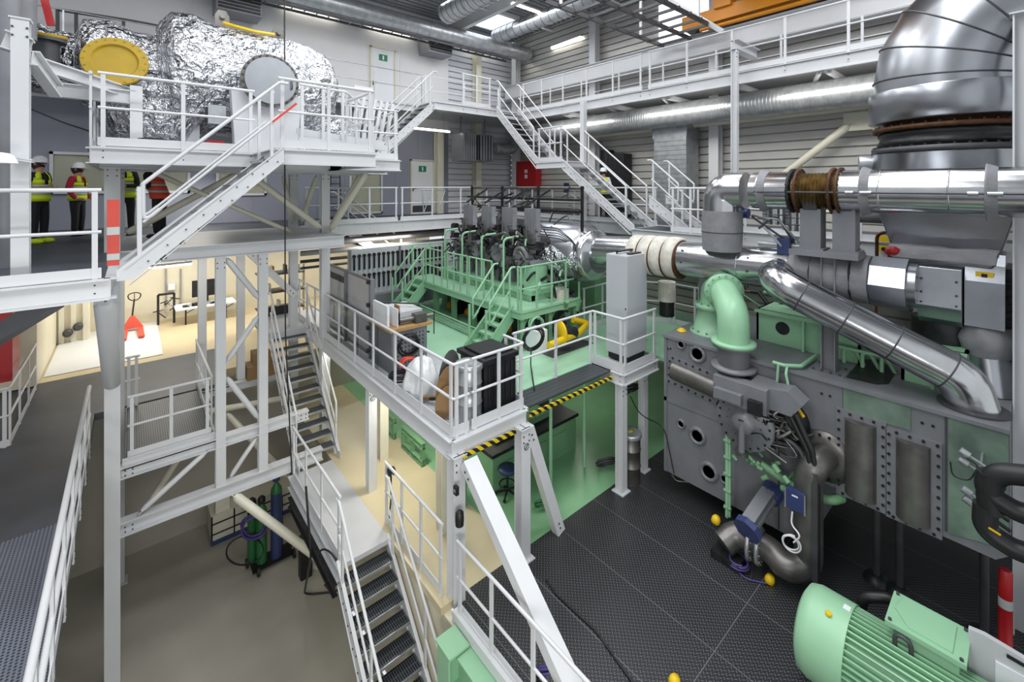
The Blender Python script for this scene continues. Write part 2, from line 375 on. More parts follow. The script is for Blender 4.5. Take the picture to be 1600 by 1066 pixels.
    def win(n, x0, x1, z0, z1, y=16.5, room='cream'):
        g = G('white', 'dgrey', 'creamw')
        for a in (x0, x1-.07): g.bb(a, a+.07, y-.08, y, z0, z1)
        for a in (z0, z1-.07): g.bb(x0, x1, y-.08, y, a, a+.07)
        g.bb(x0+.07, x1-.07, y-.02, y-.005, z0+.07, z1-.07, 2)
        r = st(g, 'window_%d' % n)
        h = G('acryl'); h.bb(x0+.07, x1-.07, y-.06, y-.05, z0+.07, z1-.07); h.obj('pane', r)
        return r
    win(11, -1.6, 1.35, 6.0, 7.1); win(12, 2.0, 3.4, 5.9, 7.3); w3 = win(13, 6.15, 7.45, 5.15, 7.3)
    # slabs of the mid level (5.05) and the top level (9.1)
    g = G('darkfloor', 'white')
    g.bb(-8, -.25, 7.55, 16.5, 4.9, 5.05);  g.bb(-.25, 14.2, 13.6, 16.5, 4.9, 5.05)
    g.bb(11.7, 14.2, -8, 13.6, 4.9, 5.05); g.bb(10.3, 11.7, 4.8, 7.0, 4.9, 5.05); st(g, 'floor')
    g = G('greyf'); g.bb(-.25, 3.66, 10.6, 13.6, 4.95, 5.05); st(g, 'floor')
    g = G('white')
    g.ib((-8, 7.48, 4.92), (-.2, 7.48, 4.92), .12, .26); g.ib((-.2, 7.48, 4.92), (-.2, 10.5, 4.92), .12, .26); g.ib((-.3, 10.5, 4.92), (3.8, 10.5, 4.92), .2, .26)
    g.ib((3.7, 10.5, 4.92), (3.7, 13.6, 4.92), .2, .26); g.ib((3.7, 13.6, 4.88), (11.7, 13.6, 4.88), .15, .36); g.ib((11.7, 13.6, 4.88), (11.7, -8, 4.88), .15, .36)
    g.ib((10.3, 7.0, 4.92), (10.3, 4.8, 4.92), .12, .26); g.ib((10.3, 7.0, 4.92), (11.7, 7.0, 4.92), .12, .26); g.ib((10.3, 4.8, 4.92), (11.7, 4.8, 4.92), .12, .26)
    for y in range(14, 21, 1): g.ib((-8, y+.3, 4.78), (12, y+.3, 4.78), .12, .2)
    st(g, 'trim_20')
    g = G('greyf', 'white')
    g.bb(-6, 14.2, 14.2, 16.5, 9.02, 9.1); g.bb(7.8, 11.7, 13.1, 14.2, 9.02, 9.1); g.bb(11.7, 14.2, -8, 14.2, 9.02, 9.1)
    g.ib((-6, 14.2, 8.95), (7.8, 14.2, 8.95), .1, .22, 1); g.ib((7.8, 13.1, 8.93), (11.7, 13.1, 8.93), .12, .26, 1); g.ib((7.8, 13.1, 8.93), (7.8, 14.2, 8.93), .12, .26, 1)
    g.ib((11.7, 14.2, 8.93), (11.7, -8, 8.93), .12, .3, 1)
    for y in range(-7, 13, 2): g.bar((11.7, y, 8.85), (14.1, y+.9, 8.85), .06, .1, 1); g.bar((11.7, y, 8.85), (14.1, y, 8.85), .08, .14, 1)
    st(g, 'floor')
    # deck at 2.42
    g = G('greyf'); g.bb(3.62, 5.15, 5.6, 13.2, 2.36, 2.42); g.bb(2.6, 3.62, 12.8, 14.4, 2.36, 2.42); g.bb(3.62, 5.15, 13.2, 14.4, 2.36, 2.42); st(g, 'floor')
    g = G('greenf'); g.bb(5.15, 12.5, 6.1, 13.2, 2.34, 2.425); g.bb(8.9, 12.0, 5.0, 6.1, 2.34, 2.42); st(g, 'floor')
    g = G('grate'); g.bb(5.1, 7.5, 5.6, 6.1, 2.38, 2.41); st(g, 'floor')
    g = G('white'); g.ib((3.62, 5.58, 2.28), (3.62, 14.4, 2.28), .12, .26); g.ib((3.62, 5.58, 2.28), (5.1, 5.58, 2.28), .12, .26); g.ib((5.1, 5.58, 2.28), (5.1, 6.1, 2.28), .12, .26); g.ib((2.6, 12.8, 2.3), (3.6, 12.8, 2.3), .1, .2)
    st(g, 'trim_21')
    g = G('greend'); g.ib((5.1, 6.12, 2.2), (7.6, 6.12, 2.2), .12, .28); g.ib((5.15, 6.1, 2.2), (5.15, 13, 2.2), .12, .28)
    for y in (8, 10, 12): g.ib((5.2, y, 2.2), (8.2, y, 2.2), .12, .24)
    st(g, 'trim_22')
    g = G('greyf'); g.bb(2.6, 3.44, 7.3, 10.25, -.06, 0.02); g.ib((2.58, 7.3, -.12), (2.58, 10.3, -.12), .1, .24); st(g, 'floor')
    # green steel edge of the lower level
    g = G('greend', 'green'); g.ib((3.32, 5.12, -2.6), (3.32, 5.12, -.02), .28, .3, 1, (1, 0, 0), .03, .03); g.bb(3.16, 3.48, 4.94, 5.3, -.04, -.01, 1); g.ib((3.42, 5.2, -.32), (3.42, -4, -.32), .28, .5, 1); st(g, 'trim_23')
    g = G('white'); g.bb(3.5, 3.66, -4, 5.4, -.05, .1); st(g, 'trim_24')
setting()
# ---------------------------------------------------------------- railings
def railing(label, pts, h=1.1, toe=.13, sp=1.25, m='white', group=None, skirt=.22, name='guard_railing', rr=.025, pw=.055, bolts=True, mid=True, end=(1, 1)):
    pts = [V(p) for p in pts]
    t = thing(name, label, 'railing', tuple(pts[0]), group or 'guard railings of the hall')
    u = V((0, 0, h))
    G(m).tube(fil([p+u for p in pts], .04, 3), rr, 8).obj('handrail', t)
    if mid: G(m).tube(fil([p+u*.53 for p in pts], .04, 3), rr*.85, 8).obj('mid_rail', t)
    if toe:
        g = G(m)
        for a, b in zip(pts, pts[1:]): g.bar(a+V((0, 0, toe/2+.01)), b+V((0, 0, toe/2+.01)), .012, toe)
        g.obj('toe_board', t)
    proto = {}
    for i, (a, b) in enumerate(zip(pts, pts[1:])):
        L = (b-a).length; d = (b-a).normalized(); n = max(1, round(L/sp))
        js = range(0 if (i == 0 and end[0]) or i else 1, n+1)
        for j in js:
            o = .06 if j == 0 else (-.06 if j == n and (i == len(pts)-2 or True) else 0)
            p = a+d*(L*j/n+o); key = round(math.atan2(d.y, d.x), 3)
            if key not in proto:
                g = G(m, 'dgrey'); sd = V((0, 0, 1)).cross(V((d.x, d.y, 0)).normalized())
                dh = V((d.x, d.y, 0)).normalized()
                g.bar(p-V((0, 0, skirt)), p+u, .03 if pw > .04 else .02, pw, 0, dh)
                if bolts and skirt:
                    for zz in (-.07, -.17):
                        for ss in (-1, 1): g.cyl(p+V((0, 0, zz))+sd*.0-sd*.015*0+dh*0+sd*.008*ss, p+V((0, 0, zz))+sd*.03*ss, .012, 6, 1)
                ob = g.obj('post', t); proto[key] = (ob, p)
            else:
                ob, p0 = proto[key]; again(ob, p-p0)
    return t
# ---------------------------------------------------------------- stairs
def stair(label, top, dr, wd, rise, run, n, m='white', rails=(1, 1), tm='grate', treadd=.25, sth=.24, hr=1.0, name='steel_staircase', ext=.0, group=None, bolts=True, nos='galv', tube=.024, pstep=1.3):
    """top = middle of the upper landing's edge; dr = horizontal unit direction going down"""
    top = V(top); d = V(dr); sd = V((-d.y, d.x, 0)); t = thing(name, label, 'stairs', tuple(top-V((0, 0, rise*n))+d*run*n), group or ('small green steps' if m == 'green' else 'steel staircases of the hall'))
    bot = top+d*run*n-V((0, 0, rise*n)); sl = (bot-top).normalized()
    up = V((0, 0, 1)); nrm = (up - sl*up.dot(sl)).normalized()
    g = G(tm, nos); c = top+d*(run*.5)-up*rise
    g.add([], [])
    a = c-sd*(wd/2-.02); b = c+sd*(wd/2-.02)
    g.bar(a-up*.015, b-up*.015, treadd, .03, 0, up); e = d*(treadd/2)
    g.bar(a+e-up*.02, b+e-up*.02, .012, .045, 1, up)
    tr = g.obj('tread', t)
    for k in range(1, n-1): again(tr, d*run*k-up*rise*k)
    for s_ in (-1, 1):
        g = G(m, 'dgrey'); o = sd*(wd/2+.01)*s_
        P = top+o-up*.1-d*.06; Q = bot+o-up*.02
        fl = s_*.03
        # channel: web with two flanges, level cut at the ends
        hh = sth/max(nrm.z, .3)/2
        poly = [P+up*hh, P-up*hh, Q-up*min(hh, .04)-d*.08, Q-up*.04+d*.08, Q+up*hh*.8+d*.08]
        g.pris(poly, sd*.012*s_)
        g.bar(P+up*(hh-.006), Q+up*(hh-.006), .055, .012, 0, nrm); g.bar(P-up*(hh-.006), Q-up*(hh-.006)-d*.05, .055, .012, 0, nrm)
        if bolts:
            for k in range(n-1):
                q = top+d*run*(k+.5)-up*rise*(k+1)+o
                for w_ in (-.07, .07): g.cyl(q+d*w_-up*.03, q+d*w_-up*.03+sd*.028*s_, .011, 6, 1)
        g.obj('stringer', t)
        if rails[0 if s_ < 0 else 1]:
            q0 = top+o+V((0, 0, hr)); q1 = bot+o+V((0, 0, hr))-sl*.25
            h = G(m); h.tube(fil([q0-d*.12, q0, q1, q1+up*-.5, q1-up*.5-sl*.25], .05, 3), tube, 8)
            h.tube([top+o+up*hr*.5, q1-up*.5*hr], tube*.8, 8); h.obj('handrail', t)
            L = (bot-top).length; k = max(2, round(L/pstep))
            h = G(m); p = top+o+(bot-top)*.06; h.bar(p-up*.05, p+up*hr, .03, .045, 0, d); po = h.obj('post', t)
            for j in range(1, k): again(po, (bot-top)*(.86*j/(k-1)))
    return t
# ---------------------------------------------------------------- railings of the levels
A = railing
A('white railing along the left mid level platform in front of the people', [(-6, 7.5, 5.05), (-.28, 7.5, 5.05)], sp=1.05)
A('white railing along the dark walkway at lower left, reaching the bottom edge', [(-.6, 2.2, 1.3), (-.6, 11.6, 1.3)], sp=1.0, toe=.16, pw=.1, rr=.034)
A('short white railing beside the red cabinet at the left wall of the dark walkway', [(-4.5, 12.5, 1.3), (-1.74, 12.5, 1.3), (-1.74, 15.6, 1.3)], sp=1.0)
A('white railing around the grating landing inside the white tower, with black strip at its post', [(-.05, 10.55, 1.3), (1.2, 10.55, 1.3)], sp=.62, toe=.12)
A('white side railing on the right of the grating landing behind the paired tower columns', [(1.22, 10.6, 1.3), (1.22, 13.4, 1.3)], sp=.9)
A('white railing standing behind the grating landing at the left tower post', [(-.1, 13.0, 1.3), (.15, 13.0, 1.3)], sp=.3, toe=0, skirt=.1)
A('long white railing of the back mid level walkway below the grey office wall', [(3.8, 13.62, 5.05), (6.7, 13.62, 5.05)], sp=1.1)
A('white railing on the back mid level walkway between the office window and the fire cabinet', [(6.8, 13.62, 5.05), (11.6, 13.62, 5.05)], sp=1.15)
A('white railing on the right mid level walkway behind the lower stair flight', [(11.7, 13.5, 5.05), (11.7, 7.1, 5.05)], sp=1.15)
A('white railing of the right mid level walkway behind the polished horizontal pipe', [(11.7, 4.7, 5.05), (11.7, -6, 5.05)], sp=1.2)
A('short white railing on the pad at the foot of the zigzag stairs', [(10.35, 5.9, 5.05), (10.35, 4.85, 5.05), (11.65, 4.85, 5.05)], sp=.7)
A('long white railing of the top catwalk on the right wall', [(11.7, 13.0, 9.1), (11.7, 7.6, 9.1)], sp=1.1)
A('white railing of the top catwalk running out of frame above the round duct', [(11.7, 7.4, 9.1), (11.7, -6, 9.1)], sp=1.25)
A('second white railing deeper on the top catwalk against the wall beam', [(13.0, 12.8, 9.1), (13.0, -6, 9.1)], sp=1.7, toe=0, skirt=0, rr=.017, bolts=False)
A('white railing along the top landing between the two flights of stairs', [(8.9, 13.1, 9.1), (10.2, 13.1, 9.1)], sp=.7)
A('thin grey railing of the top walkway behind the silver foil vessel', [(-3, 14.25, 9.1), (8.0, 14.25, 9.1)], sp=1.9, toe=0, m='galv', rr=.016, pw=.03, bolts=False)
A('white railing on the back of the top landing in front of the ribbed wall', [(8.0, 14.2, 9.1), (11.5, 14.2, 9.1)], sp=1.6, toe=0, skirt=0, rr=.016, bolts=False)
# upper tank platform
A('white railing at the front left of the vessel platform under the large yellow disc', [(-.38, 9.06, 6.8), (1.68, 9.06, 6.8)], sp=1.0)
A('white railing at the left end of the vessel platform going back behind the yellow disc', [(-.46, 9.1, 6.8), (-.46, 12.9, 6.8)], sp=.9)
A('white railing at the head of the near staircase below the round steel flange', [(1.75, 7.68, 6.8), (3.3, 7.68, 6.8), (3.3, 9.25, 6.8)], sp=.8)
A('white railing on the stepped right corner of the vessel platform', [(3.4, 9.35, 6.8), (4.6, 9.35, 6.8), (4.6, 12.1, 6.8)], sp=.5)
A('loose white railing panel standing on the right part of the vessel platform', [(2.3, 8.6, 6.95), (3.2, 8.75, 6.95), (3.9, 9.8, 6.95)], sp=.45, skirt=0, bolts=False)
# deck railings
A('white railing with clear panels along the left edge of the lower deck', [(3.66, 11.4, 2.42), (3.66, 5.62, 2.42), (3.95, 5.62, 2.42)], sp=.95, toe=.16)
A('white railing around the front corner of the lower deck beside the steel drum', [(4.0, 5.62, 2.42), (5.08, 5.62, 2.42), (5.08, 6.15, 2.42)], sp=.62, toe=.16)
A('white railing in front of the green deck left of the tall grey cabinet', [(5.25, 6.1, 2.42), (7.5, 6.1, 2.42)], sp=1.1, toe=0)
A('white railing wrapping the front of the small platform under the tall grey cabinet', [(7.52, 6.1, 2.42), (7.52, 5.32, 2.42), (8.7, 5.32, 2.42)], sp=.85, toe=.16)
A('white railing on the green deck right of the tall grey cabinet', [(8.95, 7.6, 2.42), (10.6, 7.6, 2.42), (11.3, 6.4, 2.42), (11.3, 5.1, 2.42)], sp=.8)
A('white railing behind the right end of the green deck next to the ribbed wall', [(12.0, 6.0, 2.42), (10.2, 5.05, 2.42)], sp=.7, skirt=0)
A('white railing on the edge of the cream lower floor right of the lower stair flight', [(3.56, 7.75, 0), (3.56, 5.75, 0)], sp=.75, toe=.14)
A('white railing in the foreground along the edge of the black tread plate floor', [(3.56, 5.35, 0), (3.56, 1.4, 0)], sp=.85, toe=.14, rr=.024)
A('white railing on the left of the white landing between the two lower stair flights', [(2.6, 10.15, 0), (2.6, 7.35, 0)], sp=.95, toe=.16)
A('white railing at the head of the deck stairs beside the plastic wrapped goods', [(3.66, 14.3, 2.42), (3.66, 11.5, 2.42)], sp=.8)
# stairs
stair('near white staircase climbing to the vessel platform in front of the people', (1.74, 7.98, 6.8), (-1, 0, 0), .86, .194, .2, 9, rails=(1, 1), sth=.17)
stair('white staircase from the vessel platform up to the top landing at the back', (7.8, 13.65, 9.1), (-1, 0, 0), .9, .19, .19, 12)
stair('upper flight of the white zigzag stairs below the top catwalk', (10.8, 12.8, 9.1), (0, -1, 0), 1.0, .21, .21, 10)
stair('lower flight of the white zigzag stairs ending on the right mid level walkway', (10.8, 9.5, 7.0), (0, -1, 0), 1.0, .195, .25, 10)
stair('white staircase from the lower deck down to the white landing', (3.17, 12.8, 2.42), (0, -1, 0), .84, .2, .212, 12, tm='darkfloor')
stair('white grating staircase in the foreground going down to the concrete floor', (3.0, 7.32, 0), (0, -1, 0), .84, .2, .2, 13, tm='grate', hr=1.05, tube=.024, treadd=.27)
stair('short white steps on the right mid level walkway beside the grey stack', (11.0, 6.6, 5.9), (0, -1, 0), .8, .2, .24, 4)
stair('small mint green steps at the front of the engine gallery', (6.72, 8.18, 3.35), (-1, 0, 0), .62, .186, .16, 5, m='green', tm='green', nos='green', treadd=.2, hr=.95, bolts=False, name='green_steps', pstep=.9)
stair('small mint green steps at the far left end of the engine gallery', (6.72, 12.2, 3.35), (-1, 0, 0), .62, .186, .16, 5, m='green', tm='green', nos='green', treadd=.2, hr=.95, bolts=False, name='green_steps', pstep=.9)
# landing of the zigzag stairs
g = G('greyf', 'white'); g.bb(10.3, 11.4, 9.45, 10.75, 6.94, 7.0); g.ib((10.3, 10.75, 6.88), (10.3, 9.45, 6.88), .08, .2, 1); g.ib((10.3, 9.45, 6.88), (11.4, 9.45, 6.88), .08, .2, 1); g.ib((10.3, 10.75, 6.88), (11.4, 10.75, 6.88), .08, .2, 1)
g.bar((11.35, 9.6, 5.05), (11.35, 9.6, 9.0), .16, .16, 1)
g.obj('stair_landing', label='small white landing between the two flights of the zigzag stairs', cat='landing')
A('white railing on the small landing of the zigzag stairs', [(10.33, 10.7, 7.0), (10.33, 9.6, 7.0)], sp=.55)
# vessel platform
g = G('white', 'greyf')
for x0, x1, y0, y1 in ((-.46, 1.7, 9.04, 13.2), (1.7, 3.33, 7.65, 13.2), (3.33, 4.62, 9.3, 13.2), (4.62, 5.6, 12.1, 14.1)):
    g.bb(x0, x1, y0, y1, 6.74, 6.8, 1)
    for p, q in (((x0, y0), (x1, y0)), ((x0, y0), (x0, y1)), ((x1, y0), (x1, y1)), ((x0, y1), (x1, y1))): g.ib((*p, 6.66), (*q, 6.66), .1, .24)
for y in (10, 11, 12): g.ib((-.4, y, 6.6), (4.6, y, 6.6), .1, .2)
vp = g.obj('platform_deck', label='high white steel platform carrying the foil wrapped vessel', cat='platform')
# tower posts (each a column of its own), beams and braces
def col(label, x, y, z0, z1, s=.2, m='white', plate=0, n='steel_column', grp=None, sign=False):
    g = G(m, 'dgrey', 'paper'); g.ib((x, y, z0), (x, y, z1), s, s, up=(0, 1, 0), tf=.02, tw=.014)
    if plate: g.bb(x-s*.8, x+s*.8, y-s*.8, y+s*.8, z0, z0+.02)
    g.bb(x-s*.6, x+s*.6, y-s*.6, y+s*.6, z1-.02, z1)
    for dz in (.12, .22):
        for dx in (-.06, .06): g.cyl((x+dx, y-s/2-.012, z1-dz), (x+dx, y-s/2+.01, z1-dz), .013, 6, 1)
    if sign: g.tube([V((x+.05*math.cos(a*.4), y-s/2-.006, z0+1.9+.05*math.sin(a*.4))) for a in range(16)], .006, 5, 1); g.bar((x-.03, y-s/2-.006, z0+1.87), (x+.03, y-s/2-.006, z0+1.93), .01, .008, 1)
    return g.obj(n, label=label, cat='column', group=grp or 'steel columns')
col('front left post of the white tower, standing on the concrete floor at lower left', -.25, 10.5, -2.6, 6.6, .21)
col('rear left post of the white tower with a square foot plate on the concrete floor', -.2, 13.15, -2.6, 6.6, .18, plate=1)
col('left one of the two front tower columns that stand on the lower white beam', 1.35, 10.5, .24, 4.8, .17)
col('right one of the two front tower columns that stand on the lower white beam', 2.1, 10.5, .24, 4.8, .17)
col('left rear white tower column behind the paired front columns', 1.31, 13.1, 1.3, 4.8, .17)
col('middle rear white tower column seen between the paired front columns', 2.12, 13.1, 1.3, 4.8, .17)
col('rear right white tower column with bolted knee joint beside the deck stairs', 3.35, 13.05, 0, 6.6, .2)
col('tall white tower column beside the grey tool panel', 3.68, 11.5, 0, 6.6, .2)
col('white column at the far left edge in front of the man in the black shirt', -1.0, 7.85, 5.05, 8.2, .15)
col('white support column under the left edge of the lower deck with a small round sign', 3.72, 8.75, 0, 2.2, .17, sign=1)
col('white corner column under the lower deck front corner, beside the long foreground brace', 3.7, 5.6, -.1, 2.2, .2)
col('white column with a round sign under the striped front corner of the lower deck', 4.95, 5.5, 0, 2.2, .19, plate=1, sign=1)
col('white column under the left corner of the cabinet platform', 7.56, 5.4, 0, 2.2, .17, plate=1)
col('white column under the right corner of the cabinet platform behind the lidded bin', 8.5, 5.5, 0, 2.2, .15, plate=1)
col('white column at the right edge of the picture beyond the grey machine', 9.4, .0, 0, 8.6, .3)
col('slim white column carrying a bracket under the top catwalk', 11.35, 4.75, 5.05, 9.6, .14)
col('white column behind the cabinet platform under the green deck', 4.3, 6.9, 0, 2.2, .22, 'cream')
col('cream column under the lower deck near the green pump frames', 4.35, 9.6, 0, 2.2, .2, 'cream')
for k, (x, y) in enumerate(((6.44, 6.3), (7.6, 6.4), (5.5, 6.2))):
    G('green').cyl((x, y, 0), (x, y, 2.1), .035, 10).obj('deck_prop', label=('thin mint green prop under the striped deck edge, left of the others', 'thin mint green prop under the deck nearest the cabinet column', 'thin mint green prop just right of the white column with the round sign')[(1, 1, 0)[k] if k != 2 else 2] if k != 0 else 'thin mint green prop in the middle of the open green bay', cat='prop')
def beam(label, p, q, w_, h, m='white', n='steel_beam', i=True, gus=(0, 0)):
    g = G(m, 'dgrey')
    if i: g.ib(p, q, w_, h)
    else: g.bar(p, q, w_, h)
    p, q = V(p), V(q); d = (q-p).normalized()
    for e, on in ((p+d*.12, gus[0]), (q-d*.12, gus[1])):
        if on:
            for a in (-.05, .05):
                for b in (-.04, .04): g.cyl(e+d*a+V((0, -w_/2-.012, b)), e+d*a+V((0, -w_/2+.004, b)), .013, 6, 1)
    return g.obj(n, label=label, cat='beam', group='loose beams of the tower')
beam('lower horizontal white beam of the tower low above the concrete floor', (-.15, 10.5, .13), (3.3, 10.5, .13), .2, .25, gus=(1, 0))
beam('horizontal white beam of the tower under the grating landing', (-.15, 10.5, 1.12), (3.0, 10.5, 1.12), .18, .2, gus=(1, 1))
beam('white beam along the back of the tower under the grating landing', (-.15, 13.15, 1.12), (3.3, 13.15, 1.12), .16, .18)
def brace(label, p, q, r, m='cream', flat=.07):
    g = G(m, 'dgrey'); p, q = V(p), V(q); d = (q-p).normalized(); L = (q-p).length
    g.tube([p+d*.05, p+d*.13, q-d*.13, q-d*.05], [r*.6, r, r, r*.6], 14)
    for e, s_ in ((p, 1), (q, -1)):
        g.bar(e, e+d*s_*.2, .014, r*1.9, 0, (0, 1, 0) if abs(d.y) < .7 else (1, 0, 0))
        for a in (.04, .1): g.cyl(e+d*s_*a+V((0, -.03, 0)), e+d*s_*a+V((0, .03, 0)), .014, 6, 1)
    return g.obj('diagonal_brace', label=label, cat='brace', group='diagonal braces')
brace('upper thin brace between lower and middle tower beams, left bay', (.1, 10.45, .3), (1.15, 10.45, 1.05), .05, 'white')
brace('lower thick cream brace between lower tower beam and the grating landing', (.25, 10.7, .25), (1.3, 12.2, 1.0), .06)
brace('white brace from the grating beam down to the foot of the left paired column', (2.02, 10.5, 1.0), (1.5, 10.5, .3), .045, 'white')
brace('upper right leaning white brace between the paired tower columns', (1.43, 10.5, 4.78), (2.05, 10.5, 3.82), .06, 'white')
brace('left leaning white brace between the paired tower columns', (2.05, 10.5, 3.53), (1.43, 10.5, 2.64), .055, 'white')
brace('lowest white brace between the paired tower columns', (1.43, 10.5, 2.39), (2.05, 10.5, 1.31), .055, 'white')
brace('long cream pipe brace running from the lower tower beam down under the white landing', (1.55, 10.45, .0), (3.3, 9.4, -1.9), .085)
brace('cream horizontal pipe brace behind the lower tower beams', (.4, 12.6, 1.0), (3.2, 12.4, .75), .07)
brace('cream pipe brace crossing behind the right paired column down to the blue gas bottle', (1.7, 12.5, .8), (2.9, 11.8, -.9), .07)
brace('grey slanted strut between the left tower post and the mid level platform', (-.25, 7.7, 4.75), (-.25, 10.35, 2.75), .12, 'white')
G('egrey').bar(aY(84, 470, 7.7), aY(-60, 560, 9.3), .16, .2).obj('diagonal_brace', label='wide dark strut under the mid level platform at the left edge', cat='brace', group='diagonal braces')
brace('long white brace above the mid level from the tank platform to the tall tower column', (1.95, 11.3, 6.5), (3.55, 11.3, 5.15), .075)
brace('steep cream brace right of the tall tower column, front one of the pair', (3.75, 11.3, 5.1), (4.2, 10.1, 6.55), .075)
brace('steep cream brace right of the tall tower column, rear one of the pair', (3.8, 11.5, 5.1), (4.5, 11.2, 6.55), .065)
brace('cream brace fanning left from the foot of the rear right tower column', (3.3, 12.9, 5.2), (3.05, 12.9, 6.5), .06)
brace('cream brace fanning right from the foot of the rear right tower column', (3.45, 12.7, 5.2), (3.85, 12.7, 6.5), .06)
brace('long cream brace low over the mid level behind the near staircase', (-.1, 12.2, 5.2), (2.0, 12.2, 6.55), .075)
brace('cream flat brace behind the near staircase crossing the crouching man', (.3, 11.4, 6.5), (2.9, 11.4, 5.1), .05)
# box struts with bolted heads
def strut(label, p, q, w_, h, up):
    g = G('white', 'dgrey'); g.bar(p, q, w_*1.15, h, 0, up)
    p, q = V(p), V(q); d = (q-p).normalized()
    for e in (p+d*.12, p+d*.22, q-d*.12, q-d*.22): g.cyl(e-V(up)*(h/2+.012), e-V(up)*(h/2-.01), .016, 6, 1)
    return g.obj('box_strut', label=label, cat='brace')
strut('long white box strut leaning through the foreground over the black floor', (3.82, 5.45, 2.1), (3.82, 2.85, .0), .14, .24, (1, 0, 0))
strut('short white box strut leaning from the striped deck corner to the black floor', (5.05, 5.5, 2.15), (5.82, 5.5, .02), .16, .16, (0, 1, 0))
strut('dark cream stair carriage beam behind the paired tower columns', (2.2, 13.0, 4.6), (3.3, 12.7, 3.3), .14, .3, (0, 1, 0))
beam('white bracket beam at the head of the slim column under the top catwalk', (11.3, 4.75, 9.7), (12.7, 4.75, 9.7), .2, .26)
# cream wall frame braces on the right wall
g = G('cream', 'dgrey'); A0 = aX(1345, 186, 13.7); 
g.cyl(aX(900, 215, 13.7), aX(1420, 157, 13.7), .11, 14); g.bar(A0+V((0, .35, -.05)), A0+V((0, -.35, -.05)), .05, .45)
g.obj('wall_tie', label='cream horizontal pipe tie on the right wall under the long duct', cat='tie')
brace('cream diagonal wall brace running down left from the bolted node plate', A0+V((0, .2, -.1)), aX(1190, 300, 13.7), .1)
brace('cream diagonal wall brace running down right from the bolted node plate', A0+V((0, -.2, -.1)), aX(1470, 290, 13.7), .1)
# hazard stripes
for (p, q, l) in (((5.15, 5.54, 2.3), (7.45, 5.54, 2.3), 'yellow and black striped edge of the deck left of the cabinet column'), ((3.75, 5.5, 2.17), (4.8, 5.5, 2.17), 'yellow and black stripe under the front corner of the lower deck')):
    G('hazard').bar(p, q, .03, .07).obj('hazard_strip', label=l, cat='strip')
rnd = random.Random(3)
def rr_(a, b): return a+(b-a)*rnd.random()
# ---------------------------------------------------------------- silver foil vessel
def crumple(ob, amp, sc=1.6, lv=2):
    s_ = ob.modifiers.new('sub', 'SUBSURF'); s_.subdivision_type = 'SIMPLE'; s_.levels = s_.render_levels = lv
    t = bpy.data.textures.new('crumple', 'CLOUDS'); t.noise_scale = sc; t.noise_depth = 4
    d = ob.modifiers.new('disp', 'DISPLACE'); d.texture = t; d.strength = amp; d.mid_level = .5; d.texture_coords = 'LOCAL'
t = thing('foil_wrapped_vessel', 'large vessel wrapped in crumpled silver foil on the high platform', 'vessel', (2, 11.2, 6.9))
g = G('foil')
prof = [(.05, -3.6), (.55, -3.5), (.6, -2.9), (.6, -2.5), (.5, -2.4), (.52, -2.1), (.78, -2.0), (.84, -1.7), (.8, -1.45), (.7, -1.3), (.72, -1.0), (1.0, -.9), (1.24, -.75), (1.26, -.4), (1.2, -.3), (1.13, -.1), (1.12, .6), (1.13, 1.3), (1.08, 1.7), (.95, 2.1), (.6, 2.35), (.05, 2.42)]
g.lathe((1.35, 11.2, 8.42), (1, 0, 0), prof, 48)
v = g.obj('vessel_body', t); crumple(v, .13, .3, 1)
g = G('foil'); g.lathe((.35, 11.0, 7.0), (0, 0, 1), [(.1, 0), (.6, .05), (.75, .4), (.8, 1.2)], 32); crumple(g.obj('lower_dome', t), .12, .3, 1)
g = G('foil'); g.bb(2.4, 4.0, 10.6, 11.6, 6.95, 7.9); crumple(g.obj('foil_skirt', t), .2, .3, 4)
for x in (.9, 2.6):
    g = G('white'); g.bb(x-.12, x+.12, 10.6, 11.8, 6.8, 7.7); g.bb(x-.3, x+.3, 10.5, 11.9, 6.8, 6.86); g.obj('saddle_support', t)
for p, sg in ((aY(345, 40, 11.2), -1), (aY(432, 62, 11.2), 1)):
    g = G('steel'); q = V((p.x, 11.0, 9.52 if sg < 0 else 9.42)); g.pris([q+V((-.13, 0, 0)), q+V((.13, 0, 0)), q+V((.13, 0, .25)), q+V((.07, 0, .36)), q+V((-.07, 0, .36)), q+V((-.13, 0, .25))], (0, .05, 0)); g.cyl(q+V((0, -.08, .22)), q+V((0, .12, .22)), .05, 12); g.obj('lifting_lug', t)
g = G('steel', 'dgrey', 'disc'); c = aY(424, 126, 9.55)
g.cyl(c+V((0, 1.4, 0)), c+V((0, .1, 0)), .46, 40, 2); g.cyl(c+V((0, .12, 0)), c+V((0, .04, 0)), .51, 48, 0); g.cyl(c+V((0, .03, 0)), c, .45, 48, 2); fl = g.obj('steel_flange', t, label='round bolted steel flange')
G('dgrey').ring(c+V((0, .06, 0)), (0, -1, 0), .48, 24, .02, .06, 0).obj('bolts', fl)
G('dgrey').tube([c+V((.36, -.0, .05)), c+V((.36, -.05, .05)), c+V((.36, -.05, -.12)), c+V((.36, 0, -.12))], .012, 6).obj('handle', fl)
g = G('white'); g.pris([c+V((-.62, .3, -.2)), c+V((.62, .3, -.2)), c+V((.55, .3, -1.45)), c+V((-.55, .3, -1.45))], (0, .25, 0)); g.obj('flange_bracket', t)
g = G('white', 'dark'); 
for k in range(7): g.bar(aY(560+k*9, 150+k*2, 9.9), aY(548+k*9, 225, 9.9), .04, .07); 
g.bar(aY(553, 137, 9.9), aY(582, 142, 9.9), .05, .12); g.obj('stored_frames', label='bundle of white frames leaning at the right end of the foil vessel', cat='frames')
